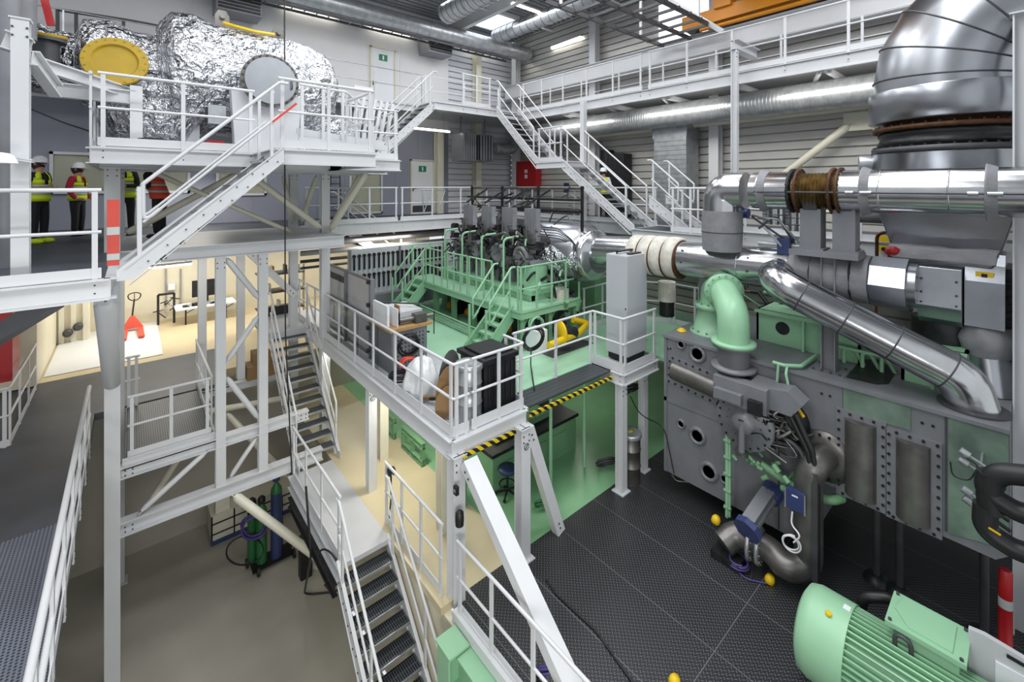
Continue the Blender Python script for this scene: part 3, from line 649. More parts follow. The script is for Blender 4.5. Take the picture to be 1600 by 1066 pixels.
# yellow covers
def disc(label, c, ax, r, name='yellow_cover'):
    c = V(c); ax = V(ax).normalized(); g = G('yellow', 'dgrey', 'foil')
    g.lathe(c-ax*.04, ax, [(r, 0), (r, .03), (r*.98, .045), (r*.7, .05), (r*.64, .015), (.001, .015)], 48, 0, False)
    o = g.obj(name, label=label, cat='cover'); h = G('yellow'); h.ring(c, ax, r*.9, 20, r*.028, .02, 0, 8); h.obj('bolt_heads', o); return o
c = aY(180, 95, 9.75); disc('large round yellow blind cover on the foil wrapped pipe end', c, (-.1, -1, .3), .43)
g = G('foil', 'dgrey'); g.cyl(c+V((.1, .6, -.2)), c+V((.01, .06, -.02)), .3, 28); g.cyl(c+V((.02, .1, -.03)), c+V((.01, .05, -.015)), .42, 40, 1); g.tube(fil([c+V((.1, .5, -.2)), c+V((.4, 1.3, -.2))], .2), .34, 20); g.obj('foil_pipe', label='short foil wrapped pipe behind the large yellow cover', cat='pipe')
c = aY(73, 54, 10.5); disc('small yellow cover lying flat on the pipe stub at upper left', c, (0, -.15, 1), .25)
g = G('dgrey', 'foil'); g.cyl(c-V((0, 0, .55)), c-V((0, 0, .06)), .16, 20); g.cyl(c-V((0, 0, .12)), c-V((0, 0, .06)), .24, 20); g.obj('pipe_stub', label='dark pipe stub under the small yellow cover', cat='pipe')
g = G('red', 'dark'); g.bar(aY(62, -30, 10.5), aY(80, 40, 10.5), .07, .1); g.obj('red_hoist_arm', label='red boom reaching in from above at upper left', cat='boom')
for nm, pts, r in (('dark grey pipe standing behind the far left column', [aY(8, -60, 9.5), aY(8, 460, 9.5)], .16), ('second grey pipe at the left edge beside the dark pipe', [aY(28, -40, 9.9), aY(28, 60, 9.9)], .2)):
    G('egrey').tube(pts, r, 20).obj('grey_pipe', label=nm, cat='pipe')
beam('white beam sloping from the far left column head toward the vessel', aY(5, 62, 7.9), aY(48, 76, 7.9), .2, .22)
beam('white diagonal beam from the far left column down to the vessel platform', aY(50, 90, 7.9), aY(88, 142, 8.6), .12, .2)
beam('white beam under the foil pipe at the left end of the vessel', aY(60, 100, 8.9), aY(215, 150, 9.9), .12, .18)
beam('short white beam on the vessel support behind the left railing', aY(85, 140, 9.6), aY(212, 153, 9.6), .12, .22)
beam('white leg under the short beam at the left end of the vessel platform', aY(213, 135, 9.6), aY(213, 218, 9.6), .16, .12)
g = G('white', 'dgrey'); g.ib(aY(16, 247, 7.7), aY(52, 252, 7.7), .2, .04); g.obj('bracket_plate', label='white bracket plate on the far left column at head height', cat='bracket')
g = G('hat'); g.lathe(aY(2, 255, 7.4), (0, 0, 1), [(.13, 0), (.12, .04), (.1, .08), (.06, .11), (.001, .12)], 24); g.obj('dome_lamp', label='white dome shade at the left edge of the frame', cat='lamp')
# dark frame rails on the white wall
g = G('dgrey')
for p, q in (((90, 15), (200, 32)), ((90, 15), (90, 55)), ((119, 19), (119, 56)), ((90, 52), (119, 56)), ((193, 32), (193, 62)), ((200, 32), (270, 45))): g.bar(aY(*p, 15.8), aY(*q, 15.8), .07, .07)
g.obj('tube_guard', label='dark grey tube frame in front of the upper white wall at left', cat='frame')
g = G('yel'); g.tube(fil([aY(350, 36, 10.9), aY(370, 42, 10.7), aY(400, 50, 10.6), aY(428, 54, 10.9)], .1), .035, 8); g.obj('yellow_sling', label='yellow lifting sling lying over the top of the foil vessel', cat='sling')
# jacket and red stool on the platform
g = G('cloth', 'hivis'); c = aY(232, 216, 9.2); c.z = 6.9; g.lathe(c+V((.05, 0, 0)), (1, .1, .05), [(.02, -.22), (.07, -.18), (.09, -.05), (.08, .1), (.04, .25), (.01, .3)], 14); g.lathe(c+V((-.2, -.02, -.02)), (1, 0, .3), [(.01, -.06), (.05, -.03), (.05, .04), (.01, .07)], 10, 1); g.obj('folded_jacket', label='dark jacket with yellow edges lying on the platform edge', cat='jacket')
g = G('red'); c = aY(337, 224, 9.3); c.z = 6.8; g.pris([c+V(p) for p in ((-.16, 0, 0), (-.13, 0, .2), (.13, 0, .2), (.16, 0, 0), (.1, 0, 0), (.08, 0, .12), (-.08, 0, .12), (-.1, 0, 0))], (0, .14, 0)); g.obj('red_stool', label='small red plastic step stool on the vessel platform', cat='stool')
g = G('galv', 'dark'); c = aY(338, 178, 10.0); g.bb(c.x-.14, c.x+.14, 9.9, 10.05, c.z-.2, c.z+.15); g.bb(c.x-.17, c.x-.14, 9.9, 10.05, c.z-.15, c.z+.1, 1); g.obj('small_box', label='small grey instrument box in front of the foil vessel', cat='box')
g = G('white'); 
for k in range(2): g.bar(aY(463+k*3, 205+k*8, 8.7), aY(600+k*5, 226+k*6, 8.9), .03, .12)
g.obj('loose_board', label='white kick boards stacked inside the right vessel platform railing', cat='board')
G('rorange').bar(aY(427, 190, 7.5), aY(463, 162, 7.5), .05, .03).obj('red_padding', label='faded red padding strip on the railing above the near staircase', cat='strip')
g = G('rorange', 'reflect'); c = aY(177, 415, 7.62); b = aY(178, 312, 7.62); g.bb(c.x-.06, c.x+.06, 7.6, 7.63, c.z, b.z); b = aY(178, 355, 7.59); g.bb(c.x-.061, c.x+.061, 7.595, 7.6, b.z-.1, b.z, 1); g.bb(c.x-.061, c.x+.061, 7.595, 7.6, b.z-.42, b.z-.34, 1); g.obj('barrier_board', label='faded red and white plastic board hung on the railing at the stair foot', cat='board')
g = G('red', 'reflect'); c = aZ(1571, 1046, 0); g.lathe((c.x, c.y, 0), (0, 0, 1), [(.16, 0), (.16, .05), (.065, .06), (.065, .8)], 20); g.lathe((c.x, c.y, .8), (0, 0, 1), [(.066, 0), (.066, .12)], 20, 1); g.lathe((c.x, c.y, .92), (0, 0, 1), [(.065, 0), (.065, .34), (.05, .36)], 20); g.obj('red_bollard', label='red guide post with grey band at the foot of the right edge column', cat='bollard')
# ---------------------------------------------------------------- ducts and pipes
def pipe(label, path, r, m, seam=0, n=32, name='pipe', group=None, sr=.012, start=.2, seamm='dgrey', cat='pipe', parts=None):
    g = G(m, seamm, 'dgrey'); g.tube(path, r, n); 
    if seam:
        for p, d in along(path, seam, start): g.lathe(p-d*.012, d, [(r*.99, 0), (r+sr, .004), (r+sr, .02), (r*.99, .024)], n, 0 if sr > .008 else 1)
    o = g.obj(name, label=label, cat=cat, group=group); return o
pipe('long round spiral duct along the right wall under the top catwalk', [(12.9, 13.3, 8.43), (12.9, -6, 8.43)], .36, 'galv', .09, 32, 'spiral_duct', sr=.006, seamm='galv', cat='duct')
pipe('round spiral duct along the back wall just under the roof', [(-3, 15.2, 12.3), (14, 15.2, 12.3)], .33, 'galv', .5, 28, 'spiral_duct', sr=.01, cat='duct')
pipe('second round spiral duct hanging from the roof at top centre', [(8.6, 13.6, 12.4), (8.6, 2, 12.4)], .38, 'galv', .3, 28, 'spiral_duct', sr=.008, cat='duct')
pipe('third spiral duct near the roof in the far corner', [(11.9, 14.9, 12.6), (11.9, 5, 12.6)], .3, 'galv', .4, 28, 'spiral_duct', sr=.008, cat='duct')
pipe('flexible duct elbow beside the grey heater box', fil([aY(772, 232, 15.3), aY(800, 235, 15.3), aY(810, 205, 15.3), (12.9, 13.3, 8.43)], .5, 8), .25, 'galv', .1, 20, 'duct_elbow', sr=.006, cat='duct')
PX = 8.75
# polished pipe at eye height with two halves, bellows, rings
def yc(px, X_=PX): return aX(px, 298, X_)[1]
t = thing('polished_pipe', 'long polished aluminium pipe at eye level across the right half', 'pipe', (PX, 0, 6.1))
zc = 6.12
a_, b_, c_, d_ = yc(1240), yc(1312), yc(1345), yc(1128)-.95
g = G('alu', 'dgrey'); g.tube([(PX, a_, zc), (PX, d_+.35, zc)], .33, 40)
for y in (a_+.5, ): g.lathe((PX, y, zc), (0, 1, 0), [(.33, 0), (.336, .004), (.336, .02), (.33, .024)], 40)
g.obj('left_run', t)
g = G('alu', 'dgrey'); g.tube([(PX, b_, zc), (PX, -5, zc)], .335, 40)
for y in (b_-.55, b_-1.3, b_-2.2, b_-3): g.lathe((PX, y, zc), (0, 1, 0), [(.335, 0), (.342, .004), (.342, .02), (.335, .024)], 40)
g.obj('right_run', t)
g = G('brass', 'rust', 'dark'); n_ = 9; L = a_-b_
pr = [(.3, -.02)]
for k in range(n_): pr += [(.25, .1+(L-.2)*k/n_), (.305, .1+(L-.2)*(k+.5)/n_)]
pr += [(.25, L-.1), (.25, L)]
g.lathe((PX, b_, zc), (0, 1, 0), pr, 40, 0, False)
for y in (b_-.02, b_+.08, a_-.1, a_): g.lathe((PX, y-.02, zc), (0, 1, 0), [(.2, 0), (.385, 0), (.385, .035), (.2, .035)], 40, 2 if y in (a_, ) else 1); g.ring((PX, y-.03, zc), (0, 1, 0), .35, 20, .016, .06, 2)
g.obj('bellows', t, label='rusty bellows with bolted flanges')
g = G('dgrey', 'galv'); xs = PX-.37; g.tube([(xs, yc(1190), zc-.02), (xs, -4, zc-.02)], .014, 8)
for px in (1345, 1535):
    y = aX(px, 298, PX)[1]; g.cyl((xs, y+.12, zc-.02), (xs, y+.02, zc-.02), .03, 10, 1); g.cyl((xs, y-.06, zc-.02), (xs, y-.2, zc-.02), .03, 10, 1)
g.obj('tie_rod', t)
for px in (1190, 1345, 1535):
    y = aX(px, 298, PX)[1]; g = G('insul'); g.lathe((PX, y-.05, zc), (0, 1, 0), [(.34, -.1), (.385, -.0), (.385, .015), (.34, .02)], 40, 0, False); g.obj('clamp_collar', t)
g = G('alu'); g.tube(fil([(PX, d_+.5, zc), (PX, d_+.95, zc), (PX, d_+.95, zc-.5)], .5, 8), .34, 36)
g.obj('elbow', t)
YJ = d_+.95
# plinths and post that hold the pipe
t = thing('pipe_support', 'grey steel post on the machine with two plinths under the polished pipe', 'support', (8.55, 2.2, 3.17))
q = aZ(1296, 580, 3.17); g = G('egrey', 'dgrey'); g.ib((q.x, q.y, 3.19), (q.x, q.y, 5.05), .2, .2, up=(0, 1, 0)); g.obj('post', t)
g = G('egrey', 'dgrey'); g.bb(q.x-.24, q.x+.24, q.y-.24, q.y+.24, 3.17, 3.2)
for a in (-.18, .18):
    for b in (-.18, -.06, .06, .18): g.cyl((q.x+a, q.y+b, 3.2), (q.x+a, q.y+b, 3.225), .018, 6, 1)
g.obj('base_plate', t)
g = G('egrey'); g.bb(8.45, 8.95, yc(1342)-.05, yc(1252)+.1, 5.05, 5.14); g.obj('cross_arm', t)
for px in (1270, 1322):
    y = yc(px); g = G('egrey', 'dgrey'); g.bb(8.6, 8.9, y-.15, y+.15, 5.14, 5.82); g.bb(8.55, 8.95, y-.2, y+.2, 5.14, 5.17); g.pris([(8.6, y-.1, 5.8), (8.9, y-.1, 5.8), (8.98, y-.1, 6.0), (8.52, y-.1, 6.0)], (0, .2, 0), 1); g.obj('plinth', t)
# grey wrapped vertical piece
g = G('insul', 'dark'); g.tube([(PX, YJ, 5.72), (PX, YJ, 5.35), (PX, YJ, 4.95)], [.36, .37, .35], 32); g.lathe((PX, YJ, 5.3), (0, 0, 1), [(.36, 0), (.375, .01), (.36, .03)], 32, 1); g.obj('wrapped_riser', label='grey cloth wrapped riser joining the polished pipe to the pipe below', cat='pipe')
g = G('galv', 'dgrey')
for k in range(4):
    a = k*.7; g.tube(fil([(PX+rr_(-.3, .1), YJ-.5-rr_(0, .6), 5.6+rr_(-.3, .2)), (PX+rr_(-.3, .1), YJ-.5-rr_(0, .9), 5.5+rr_(-.4, .3)), (PX+.2, YJ-1-rr_(0, .5), 5.1)], .1), .02, 6, k % 2)
g.obj('valve_tubing', label='thin valve tubing behind the polished pipe elbow', cat='tubing')
g = G('blue'); c = aX(1160, 333, 9.4); g.cyl(c-V((0, .12, 0)), c+V((0, .12, 0)), .1, 14); g.bb(c.x-.08, c.x+.08, c.y-.06, c.y+.06, c.z, c.z+.18); g.obj('blue_actuator', label='small blue actuator beside the grey wrapped riser', cat='actuator')
g = G('galv', 'blue', 'dgrey'); c = aX(1228, 384, 8.9); g.cyl(c+V((0, .45, 0)), c+V((0, -.45, 0)), .055, 16); g.bb(c.x-.14, c.x+.14, c.y-.1, c.y+.1, c.z-.14, c.z+.14, 1); g.tube([c, c+V((0, 0, -.4))], .03, 8, 2); g.obj('rack_actuator', label='blue and grey valve actuator on top of the lower pipe', cat='actuator')
pipe('small ribbed aluminium elbow behind the pipe plinths', fil([aX(1212, 350, 10.2), aX(1212, 300, 10.2)+V((0, 0, .1)), aX(1243, 322, 10.4), aX(1243, 360, 10.4)], .4, 6), .24, 'alu', .14, 24, 'pipe_elbow', sr=.006)
# big lower pipe
ZL = 4.75
g = G('alu', 'dgrey'); g.tube([(9.0, 5.9, 4.62), (9.0, 7.5, 4.52)], .4, 36); g.obj('pipe_section', label='aluminium pipe piece between the silver receiver and the white bellows', cat='pipe')
g = G('alud', 'dgrey', 'alu'); g.lathe((9.0, 7.1, 4.45), (0, 1, 0), [(.45, -.05), (.6, .05), (.66, .1), (.66, .25)], 40, 2); g.lathe((9.0, 7.35, 4.45), (0, 1, 0), [(.64, 0), (.76, .15), (.76, 2.0), (.76, 4.6), (.5, 4.75), (.01, 4.8)], 44); g.obj('exhaust_receiver', label='big silver exhaust receiver barrel at the end of the green engine', cat='receiver')
g = G('insulw', 'rust'); k0 = 6.6
for k in range(4): g.lathe((9.0, 6.05-k*.3, 4.62+k*.01), (0, -1, 0), [(.38, 0), (.44, .02), (.445, .15), (.44, .27), (.39, .29)], 36); g.lathe((9.0, 6.05-k*.3-.275, 4.62), (0, -1, 0), [(.4, 0), (.432, .005), (.4, .03)], 36, 1)
g.obj('white_bellows', label='stained off white insulated bellows on the lower pipe', cat='bellows')
g = G('alu', 'dgrey'); g.tube([(9.0, 4.88, 4.65), (9.0, 2.75, 4.72)], .36, 40); 
for y, a in ((4.7, 2.6), (4.7, 3.3), (3.4, 2.6), (3.4, 3.3)): p = V((9.0+.36*math.cos(a), y, 4.68+.36*math.sin(a))); g.cyl(p, p+V((math.cos(a), 0, math.sin(a)))*.015, .022, 8, 1)
for y in (3.6, 2.9): g.lathe((9.0, y, 4.69), (0, 1, 0), [(.36, 0), (.367, .004), (.367, .02), (.36, .024)], 40)
g.obj('pipe_section', label='shiny aluminium lower pipe with bolts right of the white bellows', cat='pipe')
g = G('insul', 'dark'); g.tube([(9.0, 2.75, 4.72), (9.0, 2.3, 4.72), (9.0, 1.8, 4.7), (9.0, 1.64, 4.7)], [.37, .4, .39, .38], 36)
for y in (2.4, 1.85): g.lathe((9.0, y, 4.71), (0, 1, 0), [(.38, 0), (.41, .01), (.38, .03)], 36, 1)
crumple(g.obj('insulated_pipe', label='grey cloth insulated lower pipe behind the support post', cat='pipe'), .05, .2, 1)
g = G('alud', 'dgrey'); g.lathe((9.05, 1.63, 4.68), (0, -1, 0), [(.4, 0), (.4, .43)], 8, 0, False); g.cyl((9.1, 1.2, 4.68), (9.1, 1.1, 4.68), .33, 20); g.obj('octagonal_casing', label='eight sided grey sheet casing at the end of the insulated pipe', cat='casing')
# diagonal polished pipe
XP = 8.2
p0, p1, p2 = aX(1205, 440, XP), aX(1225, 440, XP), aX(1503, 590, 8.6)
path = fil([V((9.0, p0.y+.1, 4.66)), V((XP, p0.y-.02, 4.62)), p2, V((p2.x+.08, p2.y-.1, 3.17))], .42, 8)
o = pipe('polished aluminium pipe running diagonally down to the grey machine top', path, .275, 'alu', .62, 40, 'diagonal_pipe', start=.5, sr=.008)
g = G('dgrey'); g.cyl((path[-1].x, path[-1].y, 3.17), (path[-1].x, path[-1].y, 3.22), .36, 30); g.obj('pipe_flange', label='dark flange where the diagonal pipe enters the grey machine', cat='flange')
# ---------------------------------------------------------------- big exhaust stack
EX, EY = 10.4, .9
t = thing('exhaust_stack', 'huge polished steel exhaust duct with mitred elbow at upper right', 'duct', (EX, EY, 7.3))
cx = EX; zz = 7.4; R = .96; rb = 1.2
secs = []
angs = [0, 18, 36, 54, 72, 90]
pts = [V((EX, EY, zz)), V((EX, EY, zz+.3))]
cen = V((EX, EY-rb, zz+.55))
for a in angs: a = math.radians(a); pts.append(cen+V((0, rb*math.cos(a), rb*math.sin(a))))
pts.append(pts[-1]+V((0, -3.2, 0)))
g = G('alud', 'dgrey'); g.tube(pts, R, 56)
# mitre seams
for i in range(1, len(pts)-1):
    d = ((pts[i+1]-pts[i]).normalized()+(pts[i]-pts[i-1]).normalized()).normalized(); ax = V((1, 0, 0)); b = d.cross(ax); k = 1/max((pts[i+1]-pts[i]).normalized().dot(d), .5)
    g.tube([pts[i]+(ax*math.cos(2*math.pi*j/56)+b*k*math.sin(2*math.pi*j/56))*(R+.006) for j in range(57)], .014, 6, 1, caps=False)
g.obj('elbow_duct', t)
g = G('alud', 'dgrey'); g.lathe((EX, EY, 7.28), (0, 0, 1), [(.98, 0), (1.03, .02), (1.03, .5), (1.02, .52)], 56); g.obj('lower_sleeve', t)
t = thing('expansion_joint', 'black rubber expansion joint with rusty flange under the steel exhaust duct', 'joint', (EX, EY, 6.7))
g = G('rust', 'dark'); g.lathe((EX, EY, 7.13), (0, 0, 1), [(.8, 0), (.97, 0), (.97, .07), (.8, .07), (.8, .22)], 48); g.ring((EX, EY, 7.12), (0, 0, 1), .93, 36, .02, .11, 1); g.obj('upper_flange', t, label='rusty upper flange')
g = G('black'); g.lathe((EX, EY, 6.86), (0, 0, 1), [(.84, 0), (.9, .06), (.86, .15), (.9, .22), (.86, .28)], 48); crumple(g.obj('rubber_sleeve', t), .06, .2, 1)
g = G('dgrey', 'dark'); g.lathe((EX, EY, 6.76), (0, 0, 1), [(.8, 0), (.99, 0), (.99, .09), (.8, .09)], 48); g.ring((EX, EY, 6.74), (0, 0, 1), .95, 36, .022, .14, 1); g.obj('lower_flange', t)
t = thing('exhaust_hopper', 'grey sheet metal hopper and neck below the black expansion joint', 'hopper', (EX, EY, 4.9))
g = G('alud', 'galv'); g.lathe((EX, EY, 6.2), (0, 0, 1), [(.98, 0), (.98, .53), (.99, .55)], 48); g.cyl((EX-.2, EY+1.15, 6.6), (EX-.1, EY+.8, 6.6), .16, 24, 1); g.obj('drum', t)
def frus(g, c, a0, b0, z0, a1, b1, z1, mi=0):
    vs = [(c[0]+sx*a, c[1]+sy*b, z) for a, b, z in ((a0, b0, z0), (a1, b1, z1)) for sx, sy in ((-1, -1), (1, -1), (1, 1), (-1, 1))]
    return g.add(vs, [(0, 3, 2, 1), (4, 5, 6, 7), (0, 1, 5, 4), (1, 2, 6, 5), (2, 3, 7, 6), (3, 0, 4, 7)], mi)
g = G('alud', 'dgrey'); frus(g, (EX, EY), .6, .64, 5.22, .8, .82, 5.95); frus(g, (EX, EY), .8, .82, 5.95, .85, .87, 6.2); g.obj('funnel', t, bev=.02)
g = G('insul'); g.cyl((EX-.1, EY+1.5, 5.72), (EX-.1, EY+.8, 5.72), .2, 20); g.obj('side_stub', t)
g = G('insul'); frus(g, (EX-.25, EY), .7, .45, 4.96, .8, .56, 5.06); frus(g, (EX-.15, EY), .85, .58, 5.06, .7, .62, 5.24); crumple(g.obj('cloth_collar', t, label='grey cloth collar'), .07, .2, 3)
t = thing('turbocharger_casing', 'grey panelled turbocharger casing below the hopper', 'casing', (EX-.3, EY, 3.9))
g = G('alud', 'dgrey', 'yel'); bx0 = 9.1
g.pris([(bx0+.05, EY+.22, 4.98), (bx0, EY+.22, 4.4), (bx0+.12, EY+.22, 4.2), (bx0+.25, EY+.22, 4.1), (10.9, EY+.22, 4.1), (10.9, EY+.22, 4.98)], (0, -.48, 0))
r_ = g.obj('main_cover', t, bev=.01); g = G('dgrey')
for z in (4.8, 4.6, 4.45): 
    for k in range(2): g.cyl((bx0-.01, EY+.17-k*.38, z), (bx0+.06, EY+.17-k*.38, z), .016, 8)
g.obj('screws', r_)
g = G('dark'); g.cyl((bx0+.6, EY, 4.12), (bx0+.6, EY, 3.2), .36, 20); g.obj('dark_base', t)
t = thing('filter_casing', 'tall grey sloped top casing with a yellow warning label at the right edge', 'casing', (9.5, -.1, 3.9))
yb = .42
g = G('alud', 'yel', 'dark'); g.pris([(9.3, yb+.2, 4.15), (9.3, yb+.2, 4.82), (9.42, yb+.2, 5.05), (9.6, yb+.2, 5.2), (10.2, yb+.2, 5.2), (10.2, yb+.2, 4.15)], (0, -.4, 0)); g.obj('cover', t, bev=.01)
g = G('yel', 'dark'); m0 = V((9.345, yb, 4.91)); g.bar(m0+V((0, .09, 0)), m0+V((0, -.09, 0)), .02, .1); g.bar(m0+V((-.012, .03, 0)), m0+V((-.012, -.03, 0)), .01, .05, 1); g.obj('warning_label', t, label='yellow warning label')
g = G('dark'); g.bb(9.6, 10.4, yb-.27, yb-.2, 3.95, 5.0)
for k in range(9): g.bb(9.56, 9.6, yb-.26, yb-.2, 4.0+k*.11, 4.05+k*.11)
g.obj('cooling_fins', t)
g = G('insul'); g.tube([(9.6, yb, 4.15), (9.6, yb, 3.95), (9.6, yb, 3.72)], [.26, .34, .28], 24); crumple(g.obj('cloth_boot', t), .08, .2, 1)
g = G('alud'); g.tube([(9.6, yb, 3.75), (9.55, yb-.05, 3.17)], .27, 24); g.obj('lower_sleeve', t)
# green bed frames on top of the machine
def gframe(label, px0, px1, pyb, h, X_, hole):
    a, b = aX(px0, pyb, X_), aX(px1, pyb, X_); g = G('green', 'dark', 'greend'); z0 = 3.17
    g.bb(X_, X_+.04, b.y, a.y, z0, z0+h); g.bb(X_-.12, X_+.8, b.y, a.y, z0+h-.04, z0+h); g.bb(X_, X_+.8, a.y-.04, a.y, z0, z0+h); g.bb(X_, X_+.8, b.y, b.y+.04, z0, z0+h)
    g.bb(X_-.1, X_, (a.y+b.y)/2-.02, (a.y+b.y)/2+.02, z0, z0+h-.04)
    if hole: c = a*.72+b*.28; g.lathe((X_-.008, c.y, z0+h*.55), (1, 0, 0), [(.12, 0), (.12, .006)], 24, 1)
    return g.obj('bed_bracket', label=label, cat='frame')
gframe('mint green bed bracket with a round hole on the machine left of the post', 1182, 1345, 540, .62, 9.35, 1)
gframe('mint green bed frame under the turbocharger casing', 1408, 1512, 560, .62, 9.1, 0)
g = G('green'); 
for k in range(4): g.tube(fil([(9.2, 2.3-k*.25, 3.2), (9.2, 2.3-k*.25, 3.45), (9.2, 1.9-k*.2, 3.45), (9.3, 1.8-k*.2, 3.2)], .08), .03, 8)
g.obj('green_pipework', label='small mint green pipe loops behind the support post', cat='pipework')
# green elbow pipe with bellows
t = thing('green_elbow_pipe', 'big mint green flanged elbow pipe arching over the left end of the machine', 'pipe', (9.1, 4.2, 3.17))
g = G('green'); A1 = aX(1146, 470, 8.05); path = fil([(9.15, 4.25, 3.5), (9.15, 4.25, 4.1), (8.6, 3.8, 4.2), (8.05, A1.y, 3.95), (8.05, A1.y, 3.45)], .45, 8); g.tube(path, .26, 28); g.obj('elbow', t)
g = G('green', 'greend'); g.lathe((9.15, 4.25, 3.17), (0, 0, 1), [(.46, 0), (.46, .05), (.4, .06), (.3, .5), (.36, .52), (.36, .6), (.26, .61)], 28); g.ring((9.15, 4.25, 3.2), (0, 0, 1), .42, 14, .02, .06, 1); g.ring((9.15, 4.25, 3.75), (0, 0, 1), .33, 14, .015, .06, 1); g.obj('base_flange', t)
g = G('green', 'greend'); m0 = path[len(path)//2]; d = (path[len(path)//2+1]-path[len(path)//2-1]).normalized(); g.lathe(m0-d*.05, d, [(.26, 0), (.35, 0), (.35, .1), (.26, .1)], 28); g.ring(m0-d*.07, d, .32, 16, .014, .14, 1); g.lathe((8.05, A1.y, 3.42), (0, 0, 1), [(.26, 0), (.36, 0), (.36, .06), (.26, .06)], 28); g.obj('joint_flange', t)
g = G('egrey', 'dgrey'); pr = [(.3, 0), (.36, 0), (.36, .05), (.24, .06)]
for k in range(8): pr += [(.22, .08+k*.035), (.26, .095+k*.035)]
pr += [(.24, .37), (.34, .38), (.34, .42)]
g.lathe((8.05, A1.y, 3.0), (0, 0, 1), pr, 32); g.cyl((8.05, A1.y, 2.6), (8.05, A1.y, 3.0), .24, 24, 1); g.obj('grey_bellows', t)
# ---------------------------------------------------------------- the grey machine
t = thing('grey_machine', 'very large grey steel machine body on the black floor at right', 'machine', (9.2, 2.5, 0))
X0 = 8.25; TZ = 3.17
def fy(px): return aX(px, 600, X0)[1]
ye = fy(1578)
g = G('egrey', 'dark')
yj = fy(1262)
g.bb(X0, 10.9, yj, 4.84, .42, TZ); g.pris([(X0, yj, 1.55), (X0, yj, TZ), (X0, ye, TZ), (X0, ye, 1.62), (X0, ye+.12, 1.5)], (2.6, 0, 0))
g.bb(X0-.05, 10.9, ye, 4.86, TZ-.03, TZ+.02)
g.obj('casing', t)
g = G('dark'); g.pris([aZ(*p, TZ+.024) for p in ((1322, 590), (1345, 562), (1372, 562), (1402, 580), (1388, 600), (1370, 601))], (0, 0, .004)); g.obj('top_opening', t, label='dark opening in the top')
for px, z in ((1370, 0), (1405, 0), (1538, 0)):
    g = G('dgrey', 'dark'); y = aX(px, 860, 8.9)[1]; g.cyl((8.9, y, .06), (8.9, y, 1.56), .05, 12); g.lathe((8.9, y, 0), (0, 0, 1), [(.18, 0), (.15, .06), (.07, .1)], 16, 1); g.obj('leg', t)
def port(px, py, r):
    c = aX(px, py, X0); g = G('egrey', 'steel', 'black'); g.lathe(c, (-1, 0, 0), [(r*1.35, -.01), (r*1.35, .02), (r*1.15, .05), (r*.95, .055), (r*.75, .012)], 24); g.ring(c, (-1, 0, 0), r*1.1, 10, .008, .06, 1); r_ = g.obj('porthole', t); G('black').lathe(c, (-1, 0, 0), [(r*.78, .02), (r*.001, .02)], 20, 0, False).obj('glass', r_)  # black disc paints in the darkness inside the open porthole
for p in ((1065, 538, .07), (1090, 553, .13), (1065, 662, .07), (1090, 681, .13), (1108, 737, .14), (1133, 748, .07)): port(*p)
def hcyl(c0, c1, r, horizontal, frame):
    g = G('steel', 'egrey', 'dark'); a, b = V(c0), V(c1); d = (b-a).normalized(); out = V((-1, 0, 0)); s_ = d.cross(out)
    n = 10; vs = []
    for p in (a, b):
        for k in range(n+1): th = math.pi*k/n; vs.append(p+s_*r*math.cos(th)+out*(r*.75*math.sin(th)+.03))
    g.add(vs, [(k, k+1, n+2+k, n+1+k) for k in range(n)], 0, True); g.add(vs, [tuple(range(n, -1, -1)), tuple(range(n+1, 2*n+2))], 0)
    fw = r+.11; m0, L = (a+b)/2, (b-a).length/2+.1
    g.pris([m0+d*L+s_*fw, m0+d*L-s_*fw, m0-d*L-s_*fw, m0-d*L+s_*fw], out*.03, 1)
    P = [m0+d*L*.94+s_*fw*.88, m0+d*L*.94-s_*fw*.88, m0-d*L*.94-s_*fw*.88, m0-d*L*.94+s_*fw*.88, m0+d*L*.94+s_*fw*.88]
    r_ = g.obj('bulged_cover', t); g = G('dark')
    for q, _ in along(P, .14, .05): g.cyl(q+out*.025, q+out*.05, .02, 6)
    g.obj('bolts', r_); return r_
hcyl(aX(1052, 578, X0), aX(1120, 608, X0), .17, 1, 1)
def vc(px0, px1, pt, pb):
    pm = (px0+px1)/2; a = aX(pm, pt, X0); b = aX(pm, pb, X0); r = (aX(px0, pt, X0)-aX(px1, pt, X0)).length/2; hcyl(a, V((a.x, a.y, b.z)), r, 0, 1)
vc(1322, 1368, 658, 775); vc(1402, 1452, 690, 812)
g = G('glassgreen', 'egrey')
for q in (((1318, 603), (1423, 634), (1423, 672), (1318, 641)), ((1482, 652), (1576, 678), (1576, 858), (1482, 832))): g.pris([aX(*p, X0-.002) for p in q], (-.02, 0, 0))
g.obj('cover_sheet', t, label='greenish reflective cover sheets')
g = G('dark')
for px, py in ((1284, 594), (1297, 598), (1284, 615), (1297, 619), (1441, 638), (1458, 642), (1441, 661), (1458, 666), (1042, 530), (1048, 545), (1110, 545), (1117, 562), (1044, 545)): c = aX(px, py, X0); g.cyl(c, c+V((-.01, 0, 0)), .02, 6)
g.obj('bolt_holes', t)
g = G('dgrey'); g.bb(X0-.012, X0, fy(1317)-.02, fy(1317)+.0, 1.6, TZ); g.bb(X0-.012, X0, fy(1478)-.01, fy(1478)+.01, 1.6, TZ); g.bb(X0-.012, X0, fy(1217)-.01, fy(1217)+.01, .42, 1.9); g.obj('panel_seam', t)
g = G('egrey'); g.bb(X0-.02, X0, fy(1225), 4.84, 1.85, 1.93); g.bb(X0-.02, X0, 4.78, 4.84, .42, TZ); g.obj('weld_rib', t)
